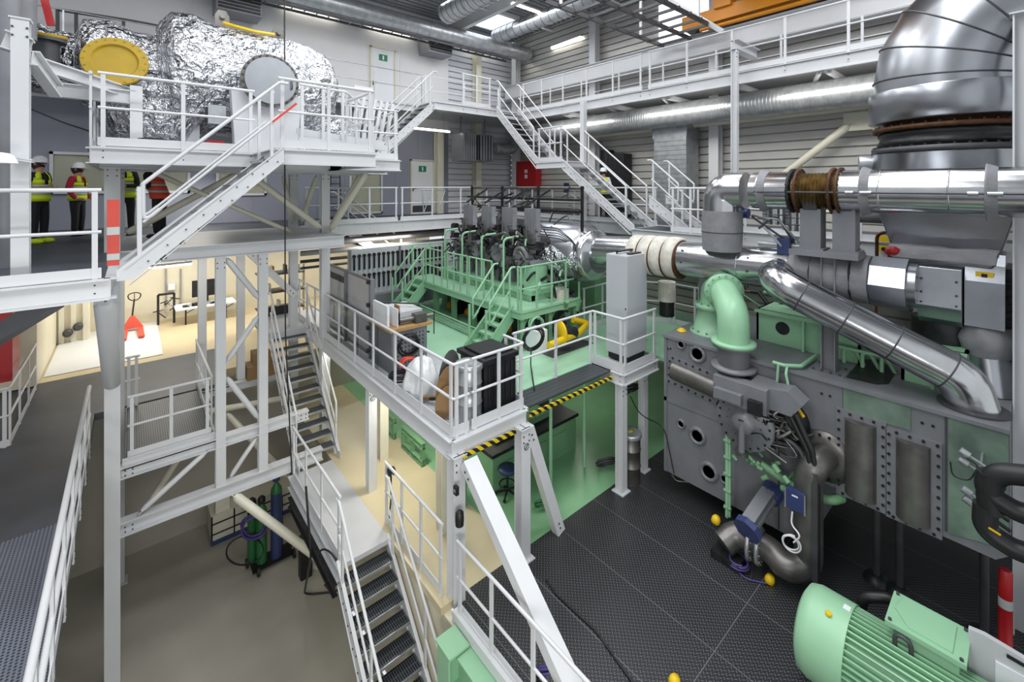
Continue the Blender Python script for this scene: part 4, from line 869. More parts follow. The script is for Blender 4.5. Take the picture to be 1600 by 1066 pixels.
# pump unit with box, disc, green pipes
t = thing('fuel_pump_unit', 'grey pump unit with round bolted disc and a box on top, on the machine front', 'pump', (7.8, 3.0, 1.6))
c = aX(1163, 660, 7.75); g = G('egrey', 'dark', 'steel')
g.lathe(c+V((.5, 0, 0)), (-1, 0, 0), [(.36, 0), (.36, .42), (.46, .43), (.46, .5), (.44, .52), (.18, .53), (.17, .6), (.06, .62), (.001, .62)], 36);  g.cyl(c+V((-.1, 0, 0)), c+V((-.1, 0, -.45)), .05, 12); g.lathe(c+V((-.1, 0, -.5)), (0, 0, 1), [(.1, 0), (.1, .05)], 16, 2); r_ = g.obj('bolted_disc', t); G('dark', 'steel').ring(c, (-1, 0, 0), .4, 18, .018, .04, 0).ring(c, (-1, 0, 0), .27, 12, .012, .035, 1).obj('bolts', r_)
g = G('egrey', 'dark', 'reflect'); a = aX(1122, 598, 7.7); b = aX(1195, 630, 7.7); g.bb(7.62, 8.2, b.y-.05, a.y+.05, 2.55, 2.95); g.bb(7.52, 7.62, b.y+.3, a.y, 2.62, 2.78); g.bb(7.52, 7.62, b.y, b.y+.2, 2.55, 2.76, 1); g.bb(7.85, 8.0, (a.y+b.y)/2-.1, (a.y+b.y)/2+.1, 2.95, 2.955, 1); g.obj('terminal_box', t, label='flat grey box on top', bev=.008)
g = G('egrey', 'yel'); e = aX(1225, 628, 7.75); g.pris([e+V(p) for p in ((0, .28, .12), (0, -.05, .17), (0, -.25, .02), (0, -.1, -.2), (0, .28, -.2))], (.35, 0, 0)); g.cyl(e+V((.15, -.15, -.1)), e+V((.1, -.24, -.18)), .025, 12, 1); g.obj('cable_box', t)
g = G('dark', 'steel'); 
for k in range(60): 
    q = c+V((rr_(-.05, .4), rr_(-.75, .35), rr_(-.3, .4))); g.tube(fil([q, q+V((rr_(-.2, .1), rr_(-.3, .3), rr_(-.2, .2))), q+V((rr_(-.1, .2), rr_(-.4, .4), rr_(-.3, .1)))], .06, 3), rr_(.01, .03), 6, k % 2)
g.lathe(c+V((.5, -.5, .1)), (-1, 0, 0), [(.3, 0), (.34, .1), (.28, .12), (.28, .3), (.1, .32)], 24)
g.obj('valve_block', t)
g = G('greend', 'red'); q = aX(1190, 725, 7.9)
for k in range(26): p = q+V((rr_(-.2, .25), rr_(-.45, .45), rr_(-.15, .15))); G('greend').cyl(p, p+V((rr_(-.06, .06), rr_(-.09, .09), rr_(-.08, .08))), rr_(.025, .05), 10).obj('valve_fitting', t)
g.tube(fil([q, q+V((0, -.5, -.15)), aX(1240, 760, 7.95)], .1), .06, 10); g.tube(fil([aX(1255, 770, 8.1), aX(1300, 782, 8.1), aX(1315, 778, 8.3)], .1), .07, 10)
g.obj('green_valve', t, label='green valve cluster under the disc')
g = G('green', 'greend')
for dx, r in ((0, .03), (.07, .02)): g.tube([aX(1136+dx*60, 680, 7.9), aX(1136+dx*60, 808, 7.9)], r, 10)
for z in range(5): p = aX(1137, 690+z*26, 7.9); g.cyl(p-V((0, .06, 0)), p+V((0, .06, 0)), .035, 8, 1)
g.obj('green_pipe', t)
g = G('green'); g.tube(fil([aZ(1208, 566, 3.25), aZ(1225, 571, 3.25), aZ(1252, 572, 3.25), aZ(1275, 556, 3.25)], .05), .03, 8); g.tube(fil([aZ(1216, 569, 3.25), aX(1214, 600, 8.15)], .05), .022, 8); g.tube(fil([aZ(1230, 571, 3.25), aX(1228, 585, 8.1), aX(1235, 618, 8.1)], .05), .022, 8); g.obj('green_tubing', label='thin mint green tubes bending over the top edge of the grey machine', cat='tubing')
# black cables from the pump box to the floor
for k, l in enumerate(('inner thick black cable running from the pump box down to the floor', 'outer thick black cable running from the pump box down to the floor')):
    G('black').tube(fil([aX(1236+k*7, 652-k*5, 7.75), aX(1262+k*7, 705, 7.75), aX(1272+k*5, 760, 7.75), aX(1272+k*5, 905, 7.75)], .3), .04, 12).obj('cable', label=l, cat='cable')
G('dgrey').tube(fil([aX(1218, 680, 7.8), aX(1250, 700, 7.8), aX(1262, 735, 7.8), aX(1264, 800, 7.8)], .3), .035, 10).obj('cable', label='grey conduit curving beside the black cables', cat='cable')
G('dgrey').bar(aX(1273, 740, 7.7), aX(1273, 908, 7.7), .05, .08).obj('cable_post', label='thin dark post carrying the black cables down to the green motor', cat='post')
# floor pipe assembly
t = thing('cooling_pipe', 'wide dull steel pipe bending from the machine flange down and along the floor', 'pipe', (7.9, 2.3, 0))
f = aX(1290, 712, X0); g = G('steel', 'dark'); a = aX(1258, 745, 7.85)
g.tube(fil([V((X0, f.y, f.z)), V((7.85, f.y+.05, f.z)), V((7.85, f.y+.12, f.z-.25)), V((7.85, f.y+.12, .42)), V((7.6, f.y+.35, .35)), aZ(1205, 860, .4), aZ(1150, 832, .4), aZ(1130, 850, .25)], .32, 7), .19, 24); g.obj('pipe_body', t)
g = G('steel', 'dark'); g.lathe((X0, f.y, f.z), (-1, 0, 0), [(.38, 0), (.38, .05), (.2, .06)], 32); g.ring((X0-.03, f.y, f.z), (-1, 0, 0), .33, 16, .02, .05, 1); g.obj('flange', t)
g = G('steel', 'galv')
for px in (1172, 1186): p = aZ(px, 846 + (px-1172)*.5, .4); g.lathe(p, (aZ(1205, 862, .4)-aZ(1150, 836, .4)), [(.19, -.02), (.27, -.02), (.27, .03), (.19, .03)], 24, 1); g.ring(p, (aZ(1205, 862, .4)-aZ(1150, 836, .4)), .235, 12, .016, .06, 0)
g.obj('joint_flange', t)
g = G('dark'); p = aZ(1138, 880, .0); g.bb(p.x-.1, p.x+.2, p.y-.2, p.y+.25, 0, .12); g.obj('pipe_foot', t)
t = thing('valve_motor', 'blue and grey electric valve motor on top of the floor pipe', 'motor', tuple(aZ(1178, 830, .6)))
p = aZ(1172, 822, .75); q = aZ(1203, 775, 1.0); d = (q-p).normalized(); g = G('egrey'); g.tube([p, q], .13, 8); g.bar(p+V((-.05, 0, .1)), q+V((-.05, 0, .1)), .2, .1); g.obj('motor_body', t)
g = G('blue', 'yel'); g.lathe(p-d*.12, d, [(.21, 0), (.21, .1), (.15, .13)], 8, 0, False); g.obj('gear_case', t)
g = G('blue', 'dark'); g.lathe(q, d, [(.16, -.05), (.17, 0), (.17, .14), (.1, .2)], 10, 0, False); g.obj('hand_wheel_case', t)
g = G('blue', 'galv', 'paper'); a = aX(1242, 785, 7.6); g.bb(7.6, 7.72, a.y-.13, a.y+.13, a.z-.13, a.z+.15); g.bb(7.595, 7.6, a.y-.14, a.y-.12, a.z-.14, a.z+.16, 1); g.bb(7.595, 7.6, a.y+.12, a.y+.14, a.z-.14, a.z+.16, 1); g.bb(7.593, 7.6, a.y-.04, a.y+.04, a.z+.08, a.z+.1, 2); g.obj('control_panel', label='small dark blue control box on the steel pipe', cat='control box')
def ringtube(label, c, r, tr, m, n='hose_loop', ax=(0, 0, 1), turns=1.0, cat='hose', sq=1):
    c = V(c); ax = V(ax).normalized(); u = ax.orthogonal().normalized(); w_ = ax.cross(u); N = int(22*turns)
    pts = [c+u*r*(1+.14*math.sin(k*.13))*math.cos(2*math.pi*k/22)+w_*r*sq*(1+.14*math.sin(k*.17))*math.sin(2*math.pi*k/22)+ax*tr*1.3*k/22 for k in range(N+1)]
    return G(m).tube(pts, tr, 7).obj(n, label=label, cat=cat)
ringtube('white cable loop hanging below the blue control box', aX(1236, 850, 7.55), .11, .012, 'paper', 'cable_loop', (1, .2, 0), 2.2, 'cable')
G('paper').tube(fil([aX(1238, 800, 7.58), aX(1236, 820, 7.55), aX(1252, 838, 7.5), aX(1240, 848, 7.53)], .1), .012, 6).obj('cable', label='thin white cable from the blue control box to its loop', cat='cable')
ringtube('coiled purple hose on the floor beside the steel pipe', aZ(1154, 880, .06), .14, .014, 'purple', turns=3.5)
G('purple').tube(fil([aZ(1150, 890, .02), aZ(1165, 905, .02), aZ(1198, 912, .02)], .2), .012, 6).obj('hose', label='single purple hose end running to the yellow cap on the floor', cat='hose')
for l, p, z in (('yellow cap on the end of the floor pipe', (1117, 812), .55), ('yellow cap lying on the black floor near the purple hose', (1201, 905), .06), ('yellow cap at the bottom edge of the picture on the black floor', (1052, 1064), .05)):
    q = aZ(*p, z); G('yel').lathe(q-V((0, 0, .05)), (0, -.3, 1), [(.045, 0), (.07, .02), (.07, .07), (.05, .12), (.001, .13)], 16).obj('pipe_plug', label=l, cat='cap')
g = G('steel'); q = aZ(1128, 860, .1); g.tube(fil([q, q+V((.35, -.35, 0)), q+V((.35, -.35, -.1)), q+V((-.1, -.5, -.08))], .05), .012, 6); g.obj('wire_bracket', label='bent wire bracket under the floor pipe', cat='bracket')
# camera like sensors with cables and thick black hoses at right
for k, (px, py) in enumerate(((1500, 703), (1498, 716), (1503, 762), (1505, 777))):
    g = G('galv', 'dark'); p = aX(px, py, 7.9); d = V((0, -.9, -.45)).normalized(); g.cyl(p, p+d*.09, .045, 14); g.cyl(p+d*.2, V((8.25, (p+d*.2).y, (p+d*.2).z)), .012, 6); g.cyl(p+d*.08, p+d*.32, .018, 10); g.cyl(p+d*.3, p+d*.44, .022, 10, 1)
    g.obj('round_sensor', label=('uppermost round metal sensor head on the machine side', 'second round metal sensor head from the top on the machine side', 'third round metal sensor head from the top on the machine side', 'lowest round metal sensor head on the machine side')[k], cat='sensor')
G('black').tube(fil([aX(1485, 722, 7.85), aX(1488, 745, 7.85), aX(1515, 752, 7.85), aX(1530, 728, 7.85), aX(1510, 716, 7.85)], .1), .008, 6).obj('cable', label='thin black cable looping between the sensor heads', cat='cable')
XH = 7.2
for l, pts in (('topmost thick black hose at the right edge with a pipe bend', [(1650, 748), (1552, 738), (1545, 775), (1548, 800)]), ('middle thick black hose at the right edge', [(1650, 815), (1590, 800), (1540, 770), (1546, 740)]), ('lowest thick black hose at the right edge with a yellow mark', [(1650, 880), (1585, 858), (1538, 828), (1540, 790)])):
    g = G('black', 'yel'); P = fil([aX(*p, XH) for p in pts], .22, 8); g.tube(P, .105, 20)
    if 'yellow' in l: p = aX(1553, 828, XH-.106); g.bar(p+V((0, .04, .0)), p+V((0, -.05, -.03)), .006, .02, 1)
    g.obj('thick_hose', label=l, cat='hose')
# ---------------------------------------------------------------- green motor
t = thing('electric_motor', 'large mint green electric motor with cooling ribs in the lower right corner', 'motor', (6.6, 1.2, 0))
mx, my, mz = 6.6, 1.86, .56; R = .5
g = G('green', 'paper', 'yel'); g.lathe((mx, my+.05, mz), (0, -1, 0), [(.001, 0), (R*.75, .005), (R*.93, .05), (R, .15), (R, .52)], 56); g.cyl((mx-.2, my-.28, mz+R-.04), (mx-.2, my-.28, mz+R-.02), .035, 12, 2); g.bb(mx-.02, mx+.06, my-.45, my-.38, mz+R-.002, mz+R+.004, 1); g.obj('fan_cowl', t)
g = G('green'); L0, L1 = my-.45, my-2.0; g.tube([(mx, L0, mz), (mx, L1, mz)], R-.1, 40); 
for k in range(46):
    a = 2*math.pi*k/46; n_ = V((math.cos(a), 0, math.sin(a))); g.bar(V((mx, L0, mz))+n_*(R-.06), V((mx, L1, mz))+n_*(R-.06), .09, .014, 0, V((-n_.z, 0, n_.x)))
g.obj('ribbed_housing', t, label='ribbed housing')
g = G('green'); g.bb(mx-R-.02, mx-R+.1, L0-.2, L0-.5, mz-.1, mz+.1); g.bb(mx-R-.02, mx-R+.06, L0-.6, L0-1.0, mz-.1, mz+.1); g.bb(mx-.45, mx+.45, L0-.05, L0-.35, 0, .3); g.bb(mx-.45, mx+.45, L1+.4, L1+.1, 0, .3); g.obj('foot', t)
g = G('green', 'dgrey'); bx, by = mx+.22, my-1.08; g.bb(bx-.2, bx+.25, by-.3, by+.25, mz+.38, mz+.62); g.pris([(bx-.26, by-.36, mz+.62), (bx+.3, by-.36, mz+.62), (bx+.3, by+.3, mz+.62), (bx-.26, by+.3, mz+.62)], (0, 0, .05)); g.pris([(bx-.2, by-.25, mz+.67), (bx+.24, by-.25, mz+.67), (bx+.24, by+.2, mz+.67), (bx, by+.25, mz+.67), (bx-.2, by+.1, mz+.67)], (0, 0, .015))
for a in (-.22, .26):
    for b in (-.32, .26): g.cyl((bx+a, by+b, mz+.67), (bx+a, by+b, mz+.69), .018, 8, 1)
g.obj('terminal_box', t, bev=.008)
g = G('dgrey'); g.tube(fil([(mx-.05, L0-.42, mz+R-.08), (mx-.05, L0-.42, mz+R+.09), (mx-.05, L0-.56, mz+R+.09), (mx-.05, L0-.56, mz+R-.08)], .07, 5), .022, 10); g.obj('lifting_eye', t)
g = G('steel'); g.tube(fil([(mx-.5, L0-1.05, mz+.2), (mx-.4, L0-1.05, mz+R+.02), (mx-.1, L0-1.4, mz+R+.1), (mx+.2, L0-1.6, mz+R)], .2, 6), .035, 10); g.obj('conduit', t)
g = G('black', 'steel'); g.tube(fil([(7.35, 1.5, .3), (7.25, 1.4, .85), (7.35, 1.15, .95), (7.4, .95, .75), (7.4, .9, .3)], .15), .06, 14); g.cyl((7.35, 1.5, 0), (7.35, 1.5, .5), .08, 14, 1); g.obj('black_duct', label='bent black duct piece behind the green motor terminal box', cat='duct')
g = G('greyf', 'dark', 'paper'); t = thing('aluminium_frame', 'light metal plate frame with slots in the bottom right corner', 'frame', tuple(aZ(1560, 1060, .9)))
a = aZ(1513, 1000, 1.25); g.pris([a+V(p) for p in ((0, 0, 0), (0, .0, .12), (.0, -.12, .14), (0, -.5, .1), (0, -1.2, .1), (0, -1.2, -.8), (0, 0, -.8))], (.06, 0, 0)); g.bb(a.x-.02, a.x, a.y-1.0, a.y-.2, a.z-.7, a.z-.06, 2); g.obj('plate', t)
g = G('dark'); g.bar(a+V((-.01, -.28, .06)), a+V((-.01, -.45, .05)), .01, .035); g.obj('slot', t)
# ---------------------------------------------------------------- green engine with gallery
t = thing('green_engine', 'mint green four cylinder engine with black pipework in the middle of the green deck', 'engine', (8.0, 9.9, 2.42))
g = G('green', 'greend', 'dgrey'); g.bb(7.6, 8.7, 8.0, 12.2, 2.42, 3.3, 2)  # shade of the open bays below put in as a dark grey box
for k in range(6): g.bb(7.48, 7.62, 8.0+k*.8, 8.14+k*.8, 2.42, 3.5)
g.bb(7.5, 8.7, 8.0, 12.2, 3.3, 3.5); g.bb(7.45, 8.65, 7.95, 12.25, 3.5, 3.62)
g.obj('engine_frame', t)
YS = [8.5+k*.935 for k in range(4)]
for y in YS:
    g = G('green', 'egrey', 'dark'); g.cyl((8.0, y, 3.5), (8.0, y, 4.25), .4, 24, 0 if y < 9 else 1); g.cyl((8.0, y, 4.2), (8.0, y, 4.32), .43, 24, 1)
    g.lathe((7.55, y-.05, 4.4), (-1, 0, 0), [(.25, -.1), (.27, .05), (.2, .07), (.19, .04), (.001, .04)], 20, 1); g.obj('cylinder', t)
    g = G('egrey', 'galv'); g.bb(7.84, 8.0, y-.14, y+.14, 4.75, 5.62); g.bb(8.0, 8.16, y-.14, y+.14, 4.75, 5.6, 1); g.bb(7.9, 7.92, y-.15, y+.15, 4.8, 5.55, 0); g.cyl((8, y, 5.6), (8, y, 5.72), .03, 8, 1); g.obj('exhaust_valve_casing', t)
    g = G('dark', 'steel', 'black')
    for k in range(52):
        p = V((rr_(7.25, 8.4), y+rr_(-.45, .45), rr_(3.75, 5.05))); q = p+V((rr_(-.25, .25), rr_(-.35, .35), rr_(-.25, .25)))
        g.tube(fil([p, (p+q)/2+V((rr_(-.1, .1), rr_(-.15, .15), .12)), q], .08, 3), rr_(.012, .035), 6, k % 3)
    for k in range(22): p = V((rr_(7.2, 8.2), y+rr_(-.45, .4), rr_(3.95, 4.95))); g.bb(p.x, p.x+rr_(.06, .2), p.y, p.y+rr_(.06, .2), p.z, p.z+rr_(.05, .16), k % 2)
    g.tube(fil([(7.5, y-.3, 4.9), (7.6, y-.2, 5.15), (7.9, y+.3, 5.15), (8.1, y+.5, 4.9)], .15), .035, 8, 2); g.cyl((7.7, y+.3, 4.95), (7.7, y+.5, 4.95), .1, 12, 2)
    g.obj('head_pipework', t, label='black pipework')
    g = G('green'); g.tube(fil([(7.25, y+.28, 3.35), (7.25, y+.28, 4.85), (7.6, y+.1, 4.9)], .15), .03, 8); g.tube(fil([(7.55, y-.22, 4.0), (7.55, y-.22, 4.8), (7.75, y-.05, 4.85)], .1), .022, 8); g.obj('green_riser', t)
g = G('dark', 'steel'); g.tube([(8.6, 7.4, 5.55), (8.6, 12.3, 5.55)], .05, 8); g.tube([(8.6, 7.4, 5.85), (8.6, 12.3, 5.85)], .035, 8); g.tube([(8.75, 7.4, 6.15), (8.75, 12.3, 6.15)], .04, 8, 1)
for y in (7.4, 9, 10.6, 12.2): g.bar((8.7, y, 4.9), (8.7, y, 6.2), .06, .06)
for k in range(24): p = V((8.6, rr_(7.5, 12), rr_(5.2, 6.1))); g.tube(fil([p, p+V((0, rr_(-.3, .3), rr_(-.2, .2))), p+V((rr_(-.2, .1), rr_(-.4, .4), rr_(-.5, .1)))], .08, 3), .018, 6, k % 2)
for y in YS: g.bar((8.65, y, 6.1), (8.0, y+.2, 5.7), .04, .05)
g.obj('pipe_rack', t, label='dark pipe rack behind the cylinders')
g = G('black')
for k in range(5): g.tube(fil([(8.0, 8.1+k*.05, 5.15-k*.06), (8.1+k*.03, 7.7, 5.15-k*.07), (8.3+k*.06, 7.35, 4.85-k*.05), (8.3+k*.06, 7.3, 3.9)], .2), .012, 8)
g.obj('black_hoses', t)
g = G('foil', 'dark'); g.tube([(8.7, 7.35, 4.35), (8.5, 8.3, 4.35)], .42, 20); g.obj('wrapped_end', t)
g = G('greend', 'dark', 'insulw', 'green')
for k in range(34): p = V((rr_(7.6, 8.9), rr_(7.55, 8.1), rr_(2.5, 4.2))); q = p+V((rr_(-.2, .25), rr_(-.2, .2), rr_(-.3, .3))); G(('greend', 'dark', 'green', 'dark')[k % 4]).cyl(p, q, rr_(.02, .08), 8).obj('engine_fitting', t)
G('insulw').cyl((8.3, 7.75, 3.1), (8.3, 7.75, 3.6), .2, 14).obj('white_filter', t)
g = G('yel', 'orange', 'dark')
for y in YS: 
    for a in (-.2, .15): g.lathe((7.38, y+a, 2.6), (-.5, 0, 1), [(.13, -.08), (.14, 0), (.1, .06), (.03, .09)], 14, 0 if a < 0 else 1)
    g.bb(7.2, 7.5, y-.4, y-.1, 2.43, 3.1, 2)
g.obj('yellow_dampers', t, label='yellow and orange fittings low on the engine side')
# gallery
t = thing('engine_gallery', 'mint green walkway around the engine with green posts and rails', 'gallery', (6.7, 7.5, 2.42))
g = G('greenf', 'green'); g.bb(6.7, 7.42, 7.5, 12.7, 3.31, 3.35); g.bb(7.42, 8.75, 7.5, 8.0, 3.31, 3.35); g.ib((6.72, 7.5, 3.24), (6.72, 12.7, 3.24), .06, .16, 1); g.ib((6.7, 7.52, 3.24), (8.75, 7.52, 3.24), .06, .16, 1); g.obj('walkway_plate', t)
po = None
for x, y in [(6.8, 7.6+k*.93) for k in range(6)]+[(7.7, 7.6), (8.6, 7.6)]:
    g = G('greend'); 
    if po is None: g.ib((x, y, 2.42), (x, y, 3.2), .12, .12); g.bar((x, y, 2.9), (x+.25, y, 3.2), .04, .06); po = g.obj('support_leg', t); pp = V((x, y, 0))
    else: again(po, V((x, y, 0))-pp)
def grail(pts, hs, sp, pw=.06):
    for h in hs: G('green').tube(fil([V(p)+V((0, 0, h)) for p in pts], .1, 4), .02, 8).obj('handrail', t)
    P = None
    for a, b in zip(pts, pts[1:]):
        a, b = V(a), V(b); n = max(1, round((b-a).length/sp)); d = (b-a).normalized()
        for j in range(n+1):
            q = a+(b-a)*j/n
            g = G('green'); g.bar(q-V((0, 0, .16)), q+V((0, 0, 1.02)), .012, pw, 0, d); g.obj('rail_post', t)
grail([(6.72, 7.62, 3.35), (6.72, 7.52, 3.35), (8.72, 7.52, 3.35), (8.72, 7.9, 3.35)], (1.0, .5), .5)
grail([(6.72, 8.6, 3.35), (6.72, 9.55, 3.35)], (1.0, .5), .35); grail([(6.72, 9.65, 3.35), (6.72, 10.6, 3.35)], (1.0, .5), .3); grail([(6.72, 10.9, 3.35), (6.72, 11.8, 3.35)], (1.0, .5), .6)
grail([(6.72, 12.65, 3.35), (8.0, 12.65, 3.35)], (1.0, .5), .6)
for k in range(4): G('green').tube([(6.45-k*.001, 8.7, 2.48+k*.07), (6.5, 12.9, 2.48+k*.07)], .018, 8).obj('long_pipe', label=('lowest', 'second lowest', 'second highest', 'highest')[k]+' of the four thin green pipes running along the gallery foot', cat='pipe', group='thin pipes along the gallery')
# green hose coils, yellow pipe, white cabinet on deck
ringtube('coiled green hose hanging at the gallery corner', (7.15, 7.42, 2.95), .2, .018, 'green', ax=(0, 1, 0), turns=4)
g = G('yel'); P = fil([aZ(858, 540, 2.75), aZ(905, 520, 2.75), aZ(920, 505, 2.75), aZ(895, 500, 2.9)], .15); g.tube(P, .075, 16); g.obj('yellow_pipe', label='yellow bent pipe lying on the green deck behind the railing', cat='pipe')
g = G('yel', 'dark'); c = aZ(876, 520, 2.85); g.lathe(c, (1, -.3, 0), [(.02, -.03), (.26, -.03), (.28, 0), (.26, .03), (.02, .03)], 24); g.cyl(c, c+V((.4, -.1, -.05)), .12, 14, 1); g.obj('handwheel_valve', label='yellow handwheel standing on the green deck', cat='handwheel')
g = G('dgrey'); c = aZ(880, 548, 2.43); g.bb(c.x-.5, c.x+.9, c.y-.15, c.y+.35, 2.425, 2.44); g.obj('rubber_mat', label='dark rubber mat on the green deck beneath the yellow pipe', cat='mat')
g = G('paper', 'red'); c = aZ(848, 553, 2.43); g.bb(c.x-.15, c.x+.15, c.y, c.y+.4, 2.43, 2.95); g.bb(c.x-.03, c.x+.03, c.y+.1, c.y+.15, 2.95, 3.0, 1); g.obj('white_cabinet', label='small white machine cabinet with a red button on the green deck', cat='cabinet')
ringtube('black cables coiled over the railing in front of the white machine cabinet', aZ(832, 530, 3.1), .17, .018, 'black', ax=(1, .6, 0), turns=4, cat='cable', sq=1.5)
G('black').tube(fil([aZ(830, 545, 2.9), aZ(829, 570, 2.5), aZ(835, 610, 2.42)], .1), .015, 6).obj('cable', label='black cable running from the coil across the green deck', cat='cable')
# tall grey cabinet
t = thing('tall_grey_cabinet', 'tall plain light grey cabinet standing on its own small white platform', 'cabinet', (8.1, 5.7, 2.5))
g = G('egrey', 'dark'); a = aZ(983, 570, 2.45)
g.mats[0] = mat('cabinet_grey', 'b3b6bc', .45, var=.03); cx0, cy0 = a.x, a.y+.04; g.bb(cx0, cx0+.72, cy0, cy0+.55, 2.58, 4.72); g.bb(cx0+.03, cx0+.69, cy0+.03, cy0+.52, 2.45, 2.58, 1); r_ = g.obj('body', t, bev=.008); d_ = G(); d_.mats = [g.mats[0], M['dark']]; d_.bb(cx0-.012, cx0, cy0+.01, cy0+.54, 2.6, 4.7); d_.cyl((cx0-.015, cy0+.04, 3.6), (cx0, cy0+.04, 3.6), .02, 8, 1); d_.obj('door', r_)
g = G('dark'); g.bb(cx0+.2, cx0+.6, cy0+.06, cy0+.16, 4.72, 4.75); g.bb(cx0+.1, cx0+.7, cy0+.3, cy0+.38, 4.76, 4.79); g.tube([(cx0+.1, cy0+.34, 4.72), (cx0+.1, cy0+.34, 4.78)], .02, 6); g.obj('top_rails', t)
g = G('white', 'greyf'); g.bb(7.5, 8.75, 5.3, 6.1, 2.36, 2.42, 1)
for p, q in (((7.5, 5.3), (8.75, 5.3)), ((7.5, 5.3), (7.5, 6.1)), ((8.75, 5.3), (8.75, 6.1))): g.ib((*p, 2.3), (*q, 2.3), .08, .22)
g.obj('cabinet_platform', label='small white platform box under the tall grey cabinet', cat='platform')
def bin_(label, x, y, z, r, h, m='galv', yelb=False):
    t = thing('metal_drum', label, 'drum', (x, y, z)); g = G(m, 'dgrey'); g.lathe((x, y, z), (0, 0, 1), [(r, 0), (r, h*.33), (r+.012, h*.34), (r+.012, h*.35), (r, h*.36), (r, h*.68), (r+.012, h*.69), (r+.012, h*.7), (r, h*.71), (r, h)], 30); g.obj('drum_body', t)
    g = G('galv', 'yel'); g.lathe((x, y, z+h), (0, 0, 1), [(r+.025, -.05), (r+.03, 0), (r+.02, .03), (r*.9, .02), (.001, .03)], 30)
    if yelb: g.bb(x-.05, x+.05, y-.03, y+.03, z+h+.03, z+h+.035, 1)
    g.obj('lid', t)
q = aZ(989, 762, 0); bin_('lidded steel drum standing between the legs of the cabinet platform', q.x+.15, q.y+.16, 0, .2, 1.0, 'steel', True)
bin_('lidded steel drum in the front corner of the lower deck', 4.15, 5.9, 2.42, .2, .9, 'galv')
g = G('black', 'dark'); g.bb(4.35, 5.02, 5.75, 6.45, 2.5, 3.3); g.bb(4.3, 5.05, 5.7, 6.5, 3.3, 3.38, 1); g.bb(4.4, 5.0, 5.8, 6.4, 3.38, 3.42)
for k in range(5): g.bb(4.42+k*.12, 4.46+k*.12, 5.73, 5.75, 2.6, 3.25, 1)
g.obj('black_bin', label='large black wheeled plastic container with lid at the front of the lower deck', cat='bin', bev=.02)
# things on the left part of the lower deck
t = thing('fastener_rack', 'tall grey upright rack with rows of hanging fasteners beside the tall tower column', 'panel', (4.0, 10.8, 2.42))
g = G('egrey', 'dark'); 
for y in (9.4, 10.9, 12.3): g.bb(3.96, 4.06, y-.05, y+.05, 2.42, 4.16)
for z in (2.5, 3.3, 4.12): g.bb(3.98, 4.02, 9.4, 12.3, z-.03, z+.03)
g.obj('frame', t)
g = G('greyf', 'dark', 'paper'); g.bb(4.02, 4.04, 9.4, 12.3, 2.5, 4.1); 
for z in (3.95, 3.35, 2.9):
    for k in range(14): g.bar((4.0, 11.0+k*.09, z), (4.0, 11.0+k*.09, z-.16), .015, .025, 1 if z > 3.9 else 0)
g.bb(3.98, 4.0, 11.0, 11.6, 2.7, 3.3, 2); g.bb(3.98, 4.0, 11.8, 12.0, 2.65, 3.1, 2); g.obj('backboard', t)
g = G('dark')
for y in (9.4, 12.25):
    for z in (4.1, 3.6, 3.1, 2.6): g.bb(3.9, 4.0, y-.03, y+.05, z-.04, z+.04)
g.obj('hinge', t)
for k in range(2):
    a, b = (9.4, 8.6) if k == 0 else (8.75, 8.2); z = (2.95, 3.55)
    g = G('greyf', 'dgrey', 'wood'); g.bb(4.1+k*.1, 4.75, 8.5, 9.3, z[k]-.5, z[k]+.02); g.bar((4.08, 9.35, z[k]+.1), (4.9, 8.45, z[k]+.1), .03, .03, 1)
    g.obj('open_drawer', label=('lower', 'upper')[k]+' pulled out grey drawer with white sheets beside the tool panel', cat='drawer')
t = thing('tool_board', 'grey tool wall with two rows of dark hanging tools behind the lower deck', 'board', (6.2, 13.2, 2.42))
g = G('greyf', 'egrey'); g.bb(4.9, 8.2, 13.15, 13.25, 2.5, 4.3); g.bb(4.9, 8.2, 12.9, 13.15, 2.42, 2.9, 1)
for x in (4.9, 6.5, 8.15): g.bb(x, x+.06, 13.1, 13.15, 2.5, 4.3, 1)
g.obj('board_panel', t)
for row, z in enumerate((4.1, 3.5)):
    P = None
    for k in range(20):
        if P is None: g = G('dark'); x = 5.05; g.bar((x, 13.1, z), (x, 13.1, z-.42), .035, .07, 0); g.cyl((x, 13.08, z), (x, 13.14, z), .05, 10); P = g.obj('hanging_tool', t)
        else: again(P, (k*.155, 0, 0))
t = thing('workbench', 'workbench with wooden top, vise and perforated side on the lower deck', 'workbench', (4.3, 8.7, 2.42))
g = G('egrey', 'dark', 'greyf'); g.bb(3.95, 4.75, 8.3, 9.2, 2.42, 3.27); 
for a in range(9):
    for b in range(9): g.bb(4.751, 4.753, 8.38+a*.09, 8.41+a*.09, 2.5+b*.08, 2.53+b*.08, 1); g.bb(4.0+a*.08, 4.03+a*.08, 8.297, 8.3, 2.5+b*.08, 2.53+b*.08, 1)
g.obj('cabinet_body', t)
g = G('wood'); g.bb(3.9, 4.85, 8.25, 9.3, 3.27, 3.33); g.obj('bench_top', t, label='wooden bench top')
g = G('steel', 'dark'); g.cyl((4.2, 8.45, 3.42), (4.95, 8.4, 3.42), .05, 12); g.bb(4.5, 4.75, 8.3, 8.55, 3.33, 3.52); g.cyl((4.98, 8.4, 3.5), (4.98, 8.4, 3.0), .012, 6, 1); g.obj('vise', t)
g = G('paper', 'card'); g.bb(3.95, 4.0, 8.5, 9.2, 3.33, 3.75); g.bb(4.1, 4.12, 8.35, 8.9, 3.33, 3.7); g.bb(4.2, 4.23, 8.5, 8.7, 3.33, 3.72, 1); g.obj('white_boards', label='white boards standing on the workbench', cat='boards')
